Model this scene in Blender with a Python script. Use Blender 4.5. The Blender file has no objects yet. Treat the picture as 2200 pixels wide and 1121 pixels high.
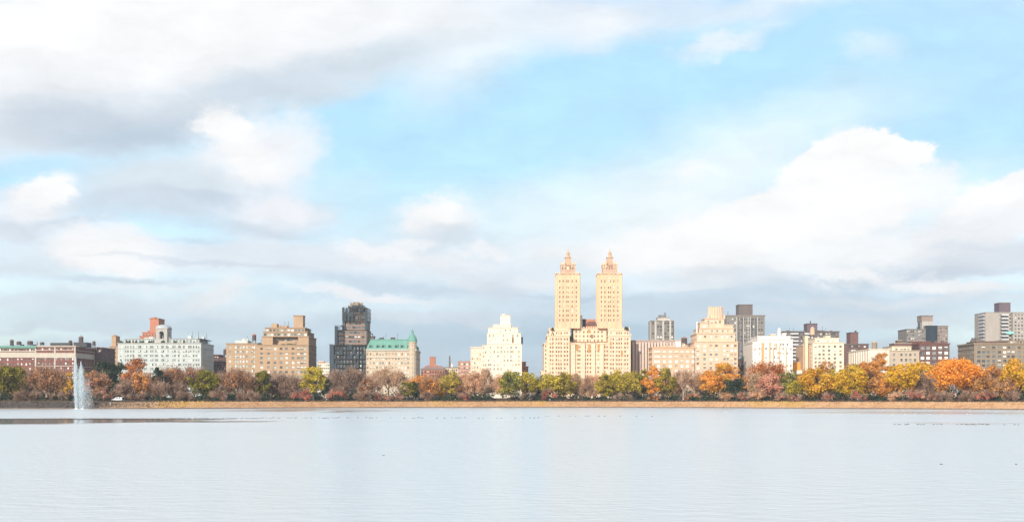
import bpy, math, random
import numpy as np
from mathutils import Vector, Matrix
R = math.radians
scene = bpy.context.scene
COL = scene.collection
random.seed(7)
F = 2770.0; HZ = 859.0; CX = 1100.0; CAMH = 4.0

# ------------------------------------------------------------------ camera
cam_d = bpy.data.cameras.new('camera'); cam = bpy.data.objects.new('camera', cam_d)
COL.objects.link(cam); scene.camera = cam
cam.location = (0, 0, CAMH); cam.rotation_euler = (R(90), 0, 0)
cam_d.sensor_width = 36; cam_d.lens = 36 * F / 2200.0
cam_d.shift_y = (HZ - 560.5) / 2200.0
cam_d.clip_start = 0.5; cam_d.clip_end = 30000
scene.view_settings.view_transform = 'Standard'
scene.view_settings.look = 'None'
scene.view_settings.exposure = 0.0
scene.view_settings.gamma = 1.0

# ------------------------------------------------------------------ sun
SUN_EL, SUN_AZ = 25.0, 21.0          # elevation, angle to the left of straight behind the camera
d = Vector((math.sin(R(SUN_AZ)) * math.cos(R(SUN_EL)), math.cos(R(SUN_AZ)) * math.cos(R(SUN_EL)), -math.sin(R(SUN_EL))))
sl = bpy.data.lights.new('sun', 'SUN'); sl.energy = 5.0; sl.angle = R(0.6); sl.color = (1.0, 0.90, 0.78)
so = bpy.data.objects.new('sun', sl); COL.objects.link(so)
so.rotation_euler = d.to_track_quat('-Z', 'Y').to_euler(); so.location = (-300, -400, 400)

# ------------------------------------------------------------------ sky
def lin(c):
    c = c / 255.0
    return c / 12.92 if c <= 0.04045 else ((c + 0.055) / 1.055) ** 2.4
def rgb(r, g, b, k=1.0): return (lin(r) * k, lin(g) * k, lin(b) * k, 1)
world = bpy.data.worlds.new('World'); scene.world = world; world.use_nodes = True
nt = world.node_tree; nt.nodes.clear()
def N(t, **kw):
    n = nt.nodes.new(t)
    for k, v in kw.items(): setattr(n, k, v)
    return n
def L(a, b): nt.links.new(a, b)
def math_n(op, a, b=None, c=None):
    n = N('ShaderNodeMath', operation=op)
    for i, v in enumerate((a, b, c)):
        if v is None: continue
        if isinstance(v, (int, float)): n.inputs[i].default_value = v
        else: L(v, n.inputs[i])
    return n.outputs[0]
out = N('ShaderNodeOutputWorld'); bg = N('ShaderNodeBackground'); bg.inputs[1].default_value = 0.1
L(bg.outputs[0], out.inputs[0])
sky = N('ShaderNodeTexSky'); sky.sky_type = 'NISHITA'; sky.sun_disc = False
sky.sun_elevation = R(SUN_EL); sky.sun_rotation = math.atan2(-d.x, -d.y)
sky.dust_density = 0.6; sky.altitude = 50
tc = N('ShaderNodeTexCoord'); sep = N('ShaderNodeSeparateXYZ'); L(tc.outputs['Generated'], sep.inputs[0])
sx, sy, sz = sep.outputs
az = math_n('ARCTAN2', sx, sy)
hyp = math_n('SQRT', math_n('ADD', math_n('MULTIPLY', sx, sx), math_n('MULTIPLY', sy, sy)))
tt = math_n('DIVIDE', sz, math_n('MAXIMUM', hyp, 0.02))
cmb = N('ShaderNodeCombineXYZ'); L(az, cmb.inputs[0]); L(tt, cmb.inputs[1])
def vmath(op, a, b=None, s=None):
    n = N('ShaderNodeVectorMath', operation=op)
    for i, v in enumerate((a, b)):
        if v is None: continue
        if isinstance(v, tuple): n.inputs[i].default_value = v
        else: L(v, n.inputs[i])
    if s is not None: n.inputs['Scale'].default_value = s
    return n
def warp(scale, detail, rough, amp, sq):
    m = vmath('MULTIPLY', cmb.outputs[0], (1, sq, 1))
    no = N('ShaderNodeTexNoise'); no.inputs['Scale'].default_value = scale
    no.inputs['Detail'].default_value = detail; no.inputs['Roughness'].default_value = rough
    L(m.outputs[0], no.inputs['Vector'])
    s = vmath('SUBTRACT', no.outputs['Color'], (0.5, 0.5, 0.5))
    w = vmath('MULTIPLY', s.outputs[0], (amp, amp * 0.7, 0))
    return w.outputs[0]
w1 = warp(13.0, 9, 0.62, 0.055, 1.5)
PC = vmath('ADD', vmath('ADD', cmb.outputs[0], w1).outputs[0], warp(42.0, 7, 0.68, 0.034, 1.3)).outputs[0]
w2 = warp(7.0, 4, 0.5, 0.055, 2.2)
PS = vmath('ADD', vmath('ADD', cmb.outputs[0], w2).outputs[0], warp(26.0, 7, 0.62, 0.03, 2.0)).outputs[0]
# tint of the clear air between the clouds
tint = N('ShaderNodeMix', data_type='RGBA', blend_type='MULTIPLY'); tint.inputs[0].default_value = 1.0
L(sky.outputs[0], tint.inputs[6]); tint.inputs[7].default_value = (1.7, 1.85, 1.95, 1)
SKYTINT = tint
cur = tint.outputs[2]
def blob(px, py, rx, ry, rot, colr, alpha, inner=0.3, kind='c'):
    global cur
    u = (px - CX) / F; v = (HZ - py) / F; a = math.atan(u); t = v * math.cos(a)
    gr = N('ShaderNodeTexGradient', gradient_type='SPHERICAL'); L(PC if kind == 'c' else PS, gr.inputs[0])
    tm = gr.texture_mapping; tm.vector_type = 'TEXTURE'
    tm.translation = (a, t, 0); tm.rotation = (0, 0, R(rot)); tm.scale = (rx / F, ry / F, 1)
    mr = N('ShaderNodeMapRange', interpolation_type='SMOOTHSTEP'); L(gr.outputs['Fac'], mr.inputs[0])
    mr.inputs[1].default_value = 0.0; mr.inputs[2].default_value = 1.0 - inner
    mr.inputs[3].default_value = 0.0; mr.inputs[4].default_value = alpha
    mx = N('ShaderNodeMix', data_type='RGBA'); L(mr.outputs[0], mx.inputs[0]); L(cur, mx.inputs[6])
    mx.inputs[7].default_value = rgb(*colr, 10.7)
    cur = mx.outputs[2]
# overall broken cloud over the rest of the sky, above and behind the view
no = N('ShaderNodeTexNoise'); no.inputs['Scale'].default_value = 2.2; no.inputs['Detail'].default_value = 7
no.inputs['Roughness'].default_value = 0.55; L(tc.outputs['Generated'], no.inputs['Vector'])
mrg = N('ShaderNodeMapRange', interpolation_type='SMOOTHSTEP'); L(no.outputs[0], mrg.inputs[0])
mrg.inputs[1].default_value = 0.42; mrg.inputs[2].default_value = 0.60
inview = N('ShaderNodeMapRange', interpolation_type='SMOOTHSTEP')      # the modelled cloud bank ahead
L(vmath('LENGTH', vmath('MULTIPLY', cmb.outputs[0], (1.3, 1.9, 1)).outputs[0]).outputs['Value'], inview.inputs[0])
inview.inputs[1].default_value = 0.55; inview.inputs[2].default_value = 0.95
fm = math_n('MULTIPLY', mrg.outputs[0], inview.outputs[0])
mx = N('ShaderNodeMix', data_type='RGBA'); L(fm, mx.inputs[0]); L(cur, mx.inputs[6]); mx.inputs[7].default_value = rgb(236, 240, 245, 10)
cur = mx.outputs[2]
W = (254, 254, 254); CR = (248, 248, 249); LG = (220, 231, 239); MG = (206, 218, 231); DG = (184, 200, 217); HB = (196, 213, 228)
BLOBS = [
 # clear air, and thin veils over the blue
 (1250, 270, 1900, 380, 0, (186, 230, 251), .8, .5, 's'),
 (2080, 180, 420, 260, 0, (184, 226, 250), .6, .2, 's'),
 (1000, 520, 700, 180, 0, (212, 242, 252), .6, .1, 's'),
 (1150, 640, 1800, 260, 0, (222, 236, 246), .85, .2, 's'),
 (1560, 340, 560, 150, 18, (240, 250, 253), .85, .0, 's'),
 (1250, 450, 420, 150, 10, (228, 247, 254), .65, .0, 's'),
 (1700, 480, 900, 190, 0, (246, 251, 253), .8, .1, 's'),
 (1150, 40, 560, 110, 5, (226, 235, 246), .95, .2, 's'),
 (1280, 60, 180, 80, 10, (244, 248, 252), .7, .1, 's'),
 (1000, 120, 260, 130, 20, (236, 244, 250), .85, .1, 's'),
 (1560, 85, 160, 40, 14, (232, 243, 251), .9, .1, 'c'),
 (1640, 10, 330, 50, 3, (226, 238, 249), .8, .1, 's'),
 (1870, 95, 110, 50, -12, (220, 238, 251), .7, .1, 'c'),
 # big shaded cloud, top left
 (330, 130, 960, 180, 14, (243, 245, 248), 1.0, .55, 's'),
 (800, 130, 300, 75, 14, (211, 223, 233), .9, .1, 's'),
 (560, 190, 330, 90, 16, (203, 217, 229), .85, .1, 's'),
 (180, 255, 420, 90, 4, (200, 213, 226), .9, .2, 's'),
 (280, 285, 230, 50, 6, (188, 204, 220), .75, .1, 's'),
 (150, 30, 620, 120, 10, (252, 252, 252), .95, .3, 's'),
 (450, 60, 420, 100, 16, (248, 248, 250), .8, .2, 's'),
 # middle-left cumulus
 (360, 390, 330, 110, 5, LG, .95, .3, 's'),
 (560, 330, 190, 120, -8, (240, 243, 248), .95, .3, 'c'),
 (480, 265, 75, 55, -30, (251, 251, 251), .95, .45, 'c'),
 (530, 345, 120, 60, -15, (251, 250, 250), .85, .2, 'c'),
 (640, 290, 90, 80, 0, (240, 244, 249), .7, .2, 'c'),
 (330, 440, 260, 50, -4, (204, 217, 231), .75, .1, 's'),
 (600, 455, 170, 80, 0, (229, 235, 244), .95, .3, 'c'),
 (560, 490, 180, 30, -4, (206, 219, 232), .7, .1, 's'),
 (70, 440, 130, 85, 18, (240, 242, 246), .95, .3, 'c'),
 (110, 400, 85, 45, 25, (252, 252, 252), .95, .5, 'c'),
 (170, 470, 110, 24, 10, (196, 211, 226), .7, .1, 's'),
 (50, 500, 160, 40, 0, (212, 222, 233), .9, .2, 's'),
 (940, 465, 110, 62, 5, (248, 249, 251), .95, .45, 'c'),
 (945, 440, 60, 55, 0, (253, 253, 253), .8, .2, 'c'),
 (960, 515, 150, 30, 0, (216, 226, 236), .8, .1, 's'),
 (60, 348, 150, 26, 0, (194, 228, 246), .8, .1, 's'),
 (760, 400, 130, 70, 10, (208, 238, 251), .8, .1, 's'),
 (470, 425, 190, 22, -4, (200, 214, 229), .7, .1, 's'),
 (600, 445, 110, 46, 0, (240, 243, 248), .9, .3, 'c'),
 # lower bank of pale cloud, left
 (550, 560, 900, 60, 0, (228, 236, 244), .95, .3, 's'),
 (230, 535, 160, 80, -4, (247, 248, 250), .95, .45, 'c'),
 (215, 555, 110, 60, 0, (252, 251, 251), .85, .2, 'c'),
 (900, 560, 300, 35, 0, (236, 240, 245), .8, .1, 's'),
 (790, 535, 110, 24, 0, (246, 248, 250), .85, .3, 'c'), (890, 528, 70, 26, 0, (248, 249, 251), .8, .3, 'c'), (1030, 548, 80, 24, 0, (247, 248, 251), .8, .3, 'c'),
 (270, 612, 240, 14, 0, (200, 214, 228), .75, .1, 's'), (330, 470, 150, 10, 0, (205, 232, 247), .6, .1, 's'), (420, 515, 110, 12, 0, (203, 228, 243), .7, .1, 's'),
 (60, 590, 180, 40, 0, (222, 230, 239), .8, .1, 's'),
 (520, 610, 70, 40, 0, (242, 245, 248), .7, .1, 'c'),
 (860, 620, 380, 32, -3, (198, 214, 230), .75, .1, 's'),
 (660, 640, 200, 18, -2, (205, 231, 247), .7, .1, 's'),
 (200, 660, 700, 45, 0, (216, 227, 237), .9, .1, 's'),
 (780, 642, 230, 17, -4, (246, 248, 251), .95, .3, 's'),
 (600, 700, 1000, 36, 0, (204, 220, 232), .85, .2, 's'),
 (300, 625, 320, 14, 2, (232, 238, 244), .7, .1, 's'),
 (480, 640, 90, 34, 0, (240, 243, 247), .8, .2, 'c'),
 (1020, 600, 90, 28, 0, (238, 242, 247), .8, .2, 'c'),
 (250, 735, 420, 14, 0, (222, 231, 239), .7, .1, 's'),
 (980, 735, 260, 12, 0, (218, 228, 237), .7, .1, 's'),
 (450, 575, 300, 12, -2, (206, 219, 232), .6, .1, 's'),
 (950, 690, 330, 14, 0, (222, 231, 239), .8, .1, 's'),
 (120, 700, 300, 12, 0, (214, 225, 234), .8, .1, 's'),
 (1100, 830, 3200, 150, 0, (199, 219, 233), .97, .5, 's'),
 (200, 765, 900, 25, 0, (208, 222, 232), .6, .2, 's'),
 # low bank, right
 (1300, 545, 260, 45, 0, (246, 248, 250), .9, .2, 's'),
 (1650, 660, 1000, 70, 0, (200, 217, 232), .85, .3, 's'),
 (1080, 620, 140, 60, 0, (216, 226, 237), .8, .1, 's'),
 (1170, 600, 110, 30, 0, (238, 242, 247), .8, .1, 's'),
 (1300, 720, 900, 40, 0, (176, 203, 222), .7, .1, 's'),
 (1850, 690, 500, 24, 0, (216, 226, 235), .8, .1, 's'),
 (2000, 740, 500, 22, 0, (206, 220, 230), .6, .2, 's'),
 # great cumulus, right
 (1520, 515, 300, 75, 6, (252, 252, 253), 1, .45, 'c'),
 (1700, 480, 260, 100, 14, W, 1, .75, 'c'),
 (1810, 400, 180, 130, 10, W, 1, .75, 'c'),
 (1760, 335, 60, 48, 0, W, 1, .75, 'c'),
 (1850, 335, 95, 55, 0, W, 1, .75, 'c'),
 (1925, 335, 80, 55, -20, W, 1, .75, 'c'),
 (1985, 400, 130, 70, -20, (247, 250, 252), .9, .3, 'c'),
 (1490, 370, 55, 30, 20, (250, 252, 253), .7, .1, 'c'),
 (2160, 440, 150, 65, 12, (252, 252, 253), 1, .7, 'c'),
 (2060, 500, 220, 55, 5, (240, 243, 247), 1, .35, 'c'),
 (2080, 560, 330, 55, 0, (224, 231, 240), .95, .3, 's'),
 (1750, 560, 360, 50, 3, (248, 250, 251), .95, .3, 'c'),
 (1830, 600, 420, 30, 2, (204, 217, 230), .9, .15, 's'),
 (1560, 590, 260, 26, 0, (226, 234, 242), .8, .1, 's'),
 (2000, 612, 280, 22, 0, (242, 246, 249), .9, .3, 'c'), (1830, 600, 110, 20, 0, (250, 251, 252), .9, .4, 'c'), (2040, 600, 120, 20, 0, (249, 250, 252), .85, .4, 'c'),
 (1470, 612, 150, 14, 0, (238, 243, 248), .7, .1, 's'), (1250, 640, 200, 12, 0, (186, 205, 223), .6, .1, 's'),
 (2080, 590, 260, 16, 0, (208, 219, 232), .7, .1, 's'),
 (1950, 650, 420, 18, 0, (226, 233, 240), .7, .1, 's'),
]
for b in BLOBS: blob(*b)
nz = N('ShaderNodeTexNoise'); nz.inputs['Scale'].default_value = 16; nz.inputs['Detail'].default_value = 8; nz.inputs['Roughness'].default_value = .6
L(vmath('MULTIPLY', PS, (1, 2.2, 1)).outputs[0], nz.inputs['Vector'])
mrz = N('ShaderNodeMapRange'); L(nz.outputs[0], mrz.inputs[0]); mrz.inputs[1].default_value = .3; mrz.inputs[2].default_value = .7; mrz.inputs[3].default_value = .93; mrz.inputs[4].default_value = 1.06
sc9 = N('ShaderNodeVectorMath', operation='SCALE'); L(cur, sc9.inputs[0]); L(mrz.outputs[0], sc9.inputs['Scale']); cur = sc9.outputs[0]
L(cur, bg.inputs[0])

# ------------------------------------------------------------------ materials
MATS = {}
def mat(name, col, rough=0.85, var=0.12, scale=0.25, stretch=(1, 1, 0.35), metal=0.0, spec=0.3, fine=1.6, bump=0.0):
    if name in MATS: return MATS[name]
    m = bpy.data.materials.new(name); m.use_nodes = True; t = m.node_tree; bs = t.nodes['Principled BSDF']
    bs.inputs['Roughness'].default_value = rough; bs.inputs['Metallic'].default_value = metal
    bs.inputs['Specular IOR Level'].default_value = spec
    if var > 0:
        g = t.nodes.new('ShaderNodeNewGeometry'); vm = t.nodes.new('ShaderNodeVectorMath'); vm.operation = 'MULTIPLY'
        vm.inputs[1].default_value = stretch; t.links.new(g.outputs['Position'], vm.inputs[0])
        n1 = t.nodes.new('ShaderNodeTexNoise'); n1.inputs['Scale'].default_value = scale; n1.inputs['Detail'].default_value = 5
        n2 = t.nodes.new('ShaderNodeTexNoise'); n2.inputs['Scale'].default_value = fine; n2.inputs['Detail'].default_value = 3
        t.links.new(vm.outputs[0], n1.inputs['Vector']); t.links.new(g.outputs['Position'], n2.inputs['Vector'])
        ad = t.nodes.new('ShaderNodeMath'); ad.operation = 'ADD'; t.links.new(n1.outputs[0], ad.inputs[0]); t.links.new(n2.outputs[0], ad.inputs[1])
        mr = t.nodes.new('ShaderNodeMapRange'); t.links.new(ad.outputs[0], mr.inputs[0])
        mr.inputs[1].default_value = 0.7; mr.inputs[2].default_value = 1.3
        mr.inputs[3].default_value = 1 - var; mr.inputs[4].default_value = 1 + var
        mx = t.nodes.new('ShaderNodeVectorMath'); mx.operation = 'SCALE'; mx.inputs[0].default_value = col[:3]
        t.links.new(mr.outputs[0], mx.inputs['Scale']); t.links.new(mx.outputs[0], bs.inputs['Base Color'])
    else:
        bs.inputs['Base Color'].default_value = (*col[:3], 1)
    MATS[name] = m
    return m
def leafmat(name, c1, c2, c3=None):
    if name in MATS: return MATS[name]
    m = bpy.data.materials.new(name); m.use_nodes = True; t = m.node_tree; t.nodes.clear()
    o = t.nodes.new('ShaderNodeOutputMaterial'); g = t.nodes.new('ShaderNodeNewGeometry')
    no = t.nodes.new('ShaderNodeTexNoise'); no.inputs['Scale'].default_value = 0.22; no.inputs['Detail'].default_value = 3
    t.links.new(g.outputs['Position'], no.inputs['Vector'])
    ad = t.nodes.new('ShaderNodeMath'); ad.operation = 'MULTIPLY_ADD'; t.links.new(g.outputs['Random Per Island'], ad.inputs[0])
    ad.inputs[1].default_value = 0.35; t.links.new(no.outputs[0], ad.inputs[2])
    cr = t.nodes.new('ShaderNodeValToRGB'); t.links.new(ad.outputs[0], cr.inputs[0])
    e = cr.color_ramp.elements; e[0].position = 0.48; e[0].color = (*c1, 1); e[1].position = 0.86; e[1].color = (*c2, 1)
    if c3:
        k = e.new(0.67); k.color = (*c3, 1)
    df = t.nodes.new('ShaderNodeBsdfDiffuse'); tr = t.nodes.new('ShaderNodeBsdfTranslucent'); ms = t.nodes.new('ShaderNodeMixShader')
    ms.inputs[0].default_value = 0.25
    t.links.new(cr.outputs[0], df.inputs[0]); t.links.new(cr.outputs[0], tr.inputs[0])
    t.links.new(df.outputs[0], ms.inputs[1]); t.links.new(tr.outputs[0], ms.inputs[2]); t.links.new(ms.outputs[0], o.inputs[0])
    MATS[name] = m
    return m

# ------------------------------------------------------------------ mesh helpers
def PX(px, Y): return (px - CX) * Y / F
def PZ(py, Y): return CAMH + (HZ - py) * Y / F
def setp(o, label=None, cat=None, group=None, kind=None):
    if label: o['label'] = label
    if cat: o['category'] = cat
    if group: o['group'] = group
    if kind: o['kind'] = kind
    return o
class MB:
    def __init__(s): s.v = []; s.f = []; s.m = []
    def quad(s, a, b, c, d_, mi=0):
        n = len(s.v); s.v += [a, b, c, d_]; s.f.append((n, n+1, n+2, n+3)); s.m.append(mi)
    def poly(s, pts, mi=0):
        n = len(s.v); s.v += list(pts); s.f.append(tuple(range(n, n+len(pts)))); s.m.append(mi)
    def box(s, x0, x1, y0, y1, z0, z1, mi=0, skip=''):
        n = len(s.v)
        s.v += [(x0,y0,z0),(x1,y0,z0),(x1,y1,z0),(x0,y1,z0),(x0,y0,z1),(x1,y0,z1),(x1,y1,z1),(x0,y1,z1)]
        fs = {'b':(0,3,2,1),'t':(4,5,6,7),'f':(0,1,5,4),'r':(1,2,6,5),'k':(2,3,7,6),'l':(3,0,4,7)}
        for k, f in fs.items():
            if k in skip: continue
            s.f.append(tuple(n+i for i in f)); s.m.append(mi)
    def prism(s, cx, cy, z0, z1, r0, r1, n=10, mi=0, sy=1.0, rot=0.0, cap=True):
        b = len(s.v)
        for z, r in ((z0, r0), (z1, r1)):
            for k in range(n):
                a = rot + 2*math.pi*k/n; s.v.append((cx + r*math.cos(a), cy + r*sy*math.sin(a), z))
        for k in range(n):
            k2 = (k+1) % n; s.f.append((b+k, b+k2, b+n+k2, b+n+k)); s.m.append(mi)
        if cap:
            s.f.append(tuple(b+n+k for k in range(n))); s.m.append(mi)
    def tube(s, p, q, r0, r1, n=5, mi=0):
        p = Vector(p); q = Vector(q); ax = (q-p)
        if ax.length < 1e-6: return
        ax.normalize(); u = ax.orthogonal().normalized(); w = ax.cross(u); b = len(s.v)
        for c, r in ((p, r0), (q, r1)):
            for k in range(n):
                a = 2*math.pi*k/n; s.v.append(tuple(c + u*r*math.cos(a) + w*r*math.sin(a)))
        for k in range(n):
            k2 = (k+1) % n; s.f.append((b+k, b+k2, b+n+k2, b+n+k)); s.m.append(mi)
    def mesh(s, name, mats, org=(0,0,0), smooth=False):
        me = bpy.data.meshes.new(name)
        ox, oy, oz = org
        me.from_pydata([(a-ox, b-oy, c-oz) for a, b, c in s.v], [], s.f)
        for m_ in mats: me.materials.append(m_)
        me.polygons.foreach_set('material_index', s.m)
        if smooth: me.polygons.foreach_set('use_smooth', [True]*len(s.f))
        me.update(); return me
    def build(s, name, mats, parent=None, org=(0,0,0), smooth=False):
        if not isinstance(mats, (list, tuple)): mats = [mats]
        o = bpy.data.objects.new(name, s.mesh(name, mats, org, smooth)); COL.objects.link(o)
        if parent is not None: o.parent = parent
        else: o.location = org
        return o
def empty(name, loc):
    o = bpy.data.objects.new(name, None); o.location = loc; COL.objects.link(o); o.empty_display_size = 1; return o
def quads_mesh(name, V, mats, mi=None):
    n = len(V) // 4
    me = bpy.data.meshes.new(name); me.vertices.add(len(V)); me.vertices.foreach_set('co', np.asarray(V, dtype=np.float32).ravel())
    me.loops.add(n*4); me.loops.foreach_set('vertex_index', np.arange(n*4, dtype=np.int32))
    me.polygons.add(n); me.polygons.foreach_set('loop_start', np.arange(0, n*4, 4, dtype=np.int32))
    for m_ in mats: me.materials.append(m_)
    if mi is not None: me.polygons.foreach_set('material_index', np.asarray(mi, dtype=np.int32))
    me.update(calc_edges=True); me.validate(); return me
rng = np.random.default_rng(11)

# ------------------------------------------------------------------ terrain and water
SH = [(-2600, 440), (-1200, 520), (-400, 566), (0, 583), (240, 584), (450, 605), (700, 648), (900, 680), (1100, 690), (1350, 690), (1500, 672),
      (1700, 615), (1900, 580), (2200, 528), (2600, 480), (4200, 420)]
shx = [PX(p, y) for p, y in SH]; shy = [y for p, y in SH]
def YS(x): return float(np.interp(x, shx, shy)) + 1.6*math.sin(x*.045) + .9*math.sin(x*.13+1) + .4*math.sin(x*.41)
PROF = [(-3, -0.9), (0, -0.02), (0.5, 0.45), (0.9, 0.5), (7.5, 3.05), (8.5, 3.15), (13, 3.2), (14.5, 3.55), (60, 4.3), (230, 5.6), (420, 6.0), (1500, 7), (9000, 8)]
def gz(x, Y):
    dd = Y - YS(x); return float(np.interp(dd, [p[0] for p in PROF], [p[1] for p in PROF]))
xs = list(np.linspace(-700, 700, 351)); xs = [-9000, -4000, -1800, -1100] + xs + [1100, 1800, 4000, 9000]
def strip(name, i0, i1, m, dz=0.0, jit=0.0):
    V = []; Fc = []; pr = PROF[i0:i1+1]; k = len(pr)
    for x in xs:
        for j, (o, z) in enumerate(pr):
            jz = (random.random()-.5)*jit if 0 < j < k-1 else 0
            V.append((x, YS(x)+o, z+dz+jz))
    for a in range(len(xs)-1):
        for j in range(k-1): Fc.append((a*k+j, (a+1)*k+j, (a+1)*k+j+1, a*k+j+1))
    me = bpy.data.meshes.new(name); me.from_pydata(V, [], Fc); me.materials.append(m); me.update()
    o = bpy.data.objects.new(name, me); COL.objects.link(o); setp(o, kind='structure'); return o
def groundmat(name, stops, scale, rough=0.95, sc2=None, xshade=None):
    m = bpy.data.materials.new(name); m.use_nodes = True; t = m.node_tree; bs = t.nodes['Principled BSDF']
    bs.inputs['Roughness'].default_value = rough; bs.inputs['Specular IOR Level'].default_value = 0.1
    g = t.nodes.new('ShaderNodeNewGeometry'); no = t.nodes.new('ShaderNodeTexNoise'); no.inputs['Scale'].default_value = scale
    no.inputs['Detail'].default_value = 8; no.inputs['Roughness'].default_value = 0.65
    t.links.new(g.outputs['Position'], no.inputs['Vector']); cr = t.nodes.new('ShaderNodeValToRGB'); t.links.new(no.outputs[0], cr.inputs[0])
    e = cr.color_ramp.elements
    e[0].position = stops[0][0]; e[0].color = (*stops[0][1], 1); e[1].position = stops[-1][0]; e[1].color = (*stops[-1][1], 1)
    for p, c in stops[1:-1]:
        k = e.new(p); k.color = (*c, 1)
    last = cr.outputs[0]
    if xshade:  # cloud shade over the far-left bank, painted into its colour
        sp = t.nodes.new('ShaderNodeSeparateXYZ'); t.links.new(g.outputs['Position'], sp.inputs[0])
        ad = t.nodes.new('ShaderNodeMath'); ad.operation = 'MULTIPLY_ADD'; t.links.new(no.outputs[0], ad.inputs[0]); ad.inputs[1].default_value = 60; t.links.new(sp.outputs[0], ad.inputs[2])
        mr = t.nodes.new('ShaderNodeMapRange'); t.links.new(ad.outputs[0], mr.inputs[0]); mr.inputs[1].default_value = xshade[0]; mr.inputs[2].default_value = xshade[1]
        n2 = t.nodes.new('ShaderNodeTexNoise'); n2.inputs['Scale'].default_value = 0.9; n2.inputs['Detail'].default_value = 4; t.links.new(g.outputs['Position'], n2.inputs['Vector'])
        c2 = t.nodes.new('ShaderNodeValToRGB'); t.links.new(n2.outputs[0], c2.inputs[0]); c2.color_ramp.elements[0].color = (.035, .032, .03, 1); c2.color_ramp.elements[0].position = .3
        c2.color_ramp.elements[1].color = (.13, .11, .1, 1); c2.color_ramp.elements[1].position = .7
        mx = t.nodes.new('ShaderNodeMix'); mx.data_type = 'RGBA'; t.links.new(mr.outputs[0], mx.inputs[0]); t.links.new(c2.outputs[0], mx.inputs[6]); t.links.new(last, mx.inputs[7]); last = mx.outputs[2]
    t.links.new(last, bs.inputs['Base Color'])
    return m
m_bank = groundmat('straw_bank', [(.3, (.32, .19, .11)), (.45, (.48, .29, .16)), (.55, (.54, .34, .20)), (.68, (.46, .30, .11))], 0.35, xshade=(-165, -128))
m_stone = groundmat('shore_stone', [(.3, (.10, .08, .07)), (.7, (.26, .19, .14))], 1.2)
m_track = groundmat('track_gravel', [(.3, (.30, .25, .2)), (.7, (.42, .36, .29))], 1.0)
m_lawn = groundmat('leafy_ground', [(.3, (.06, .05, .03)), (.5, (.12, .08, .04)), (.7, (.16, .12, .05))], 0.4)
strip('lake_edge', 0, 3, m_stone)
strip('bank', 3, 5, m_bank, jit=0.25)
strip('running_path', 5, 6, m_track)
strip('ground', 6, 12, m_lawn)
# near shore behind the camera
nb = MB(); nb.poly([(-9000, -3.0, -0.5), (9000, -3.0, -0.5), (9000, -1.0, 1.6), (-9000, -1.0, 1.6)]); nb.poly([(-9000, -1.0, 1.6), (9000, -1.0, 1.6), (9000, 3.0-4, 2.2), (-9000, 3.0-4, 2.2)])
nb.poly([(-9000, -1.0, 2.2), (9000, -1.0, 2.2), (9000, -4000, 4), (-9000, -4000, 4)])
setp(nb.build('near_bank', m_lawn), kind='structure')

wm = bpy.data.materials.new('lake_water'); wm.use_nodes = True; t = wm.node_tree; bs = t.nodes['Principled BSDF']
WATER_BS = bs
bs.inputs['Base Color'].default_value = (0.63, 0.68, 0.68, 1); bs.inputs['IOR'].default_value = 1.6
g = t.nodes.new('ShaderNodeNewGeometry')
def tn(ty, **k):
    n = t.nodes.new(ty)
    for a, v in k.items(): setattr(n, a, v)
    return n
def calm(px, py, rx, ry):
    Y = CAMH * F / (py - HZ); Y1 = CAMH * F / (py - ry - HZ); Y2 = CAMH * F / (py + ry - HZ)
    return (PX(px, Y), (Y1+Y2)/2, rx * Y / F, (Y1-Y2)/2)
CALM = [(20, 905.5, 400, 8.0, 1), (300, 903.5, 170, 5, .9), (430, 902, 150, 2.5, .5), (600, 881, 130, 4, .8), (755, 883.5, 80, 3.5, .8), (1960, 886.5, 300, 4, .5), (2080, 909, 150, 4, .4)]
wob = tn('ShaderNodeTexNoise'); wob.inputs['Scale'].default_value = 0.03; wob.inputs['Detail'].default_value = 5
sc = tn('ShaderNodeVectorMath', operation='MULTIPLY'); sc.inputs[1].default_value = (1, 1, 1); t.links.new(g.outputs['Position'], sc.inputs[0]); t.links.new(sc.outputs[0], wob.inputs['Vector'])
ws = tn('ShaderNodeVectorMath', operation='MULTIPLY_ADD'); t.links.new(wob.outputs['Color'], ws.inputs[0]); ws.inputs[1].default_value = (80, 14, 0)
ws2 = tn('ShaderNodeVectorMath', operation='SUBTRACT'); t.links.new(g.outputs['Position'], ws2.inputs[0]); ws2.inputs[1].default_value = (40, 7, 0)
t.links.new(ws2.outputs[0], ws.inputs[2])
cm = None
for c in CALM:
    cx_, cy_, rx_, ry_ = calm(*c[:4])
    mp = tn('ShaderNodeMapping', vector_type='TEXTURE'); t.links.new(ws.outputs[0], mp.inputs[0])
    mp.inputs['Location'].default_value = (cx_, cy_, 0); mp.inputs['Scale'].default_value = (rx_, ry_, 1)
    ln = tn('ShaderNodeVectorMath', operation='LENGTH'); t.links.new(mp.outputs[0], ln.inputs[0])
    mr = tn('ShaderNodeMapRange', interpolation_type='SMOOTHSTEP'); t.links.new(ln.outputs['Value'], mr.inputs[0])
    mr.inputs[1].default_value = .8 if c[0] < 400 else .35; mr.inputs[2].default_value = 1.15; mr.inputs[3].default_value = c[4]; mr.inputs[4].default_value = 0
    if cm is None: cm = mr.outputs[0]
    else:
        a = tn('ShaderNodeMath', operation='MAXIMUM'); t.links.new(cm, a.inputs[0]); t.links.new(mr.outputs[0], a.inputs[1]); cm = a.outputs[0]
rr = tn('ShaderNodeMapRange'); t.links.new(cm, rr.inputs[0]); rr.inputs[3].default_value = 0.23; rr.inputs[4].default_value = 0.04
t.links.new(rr.outputs[0], bs.inputs['Roughness'])
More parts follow.
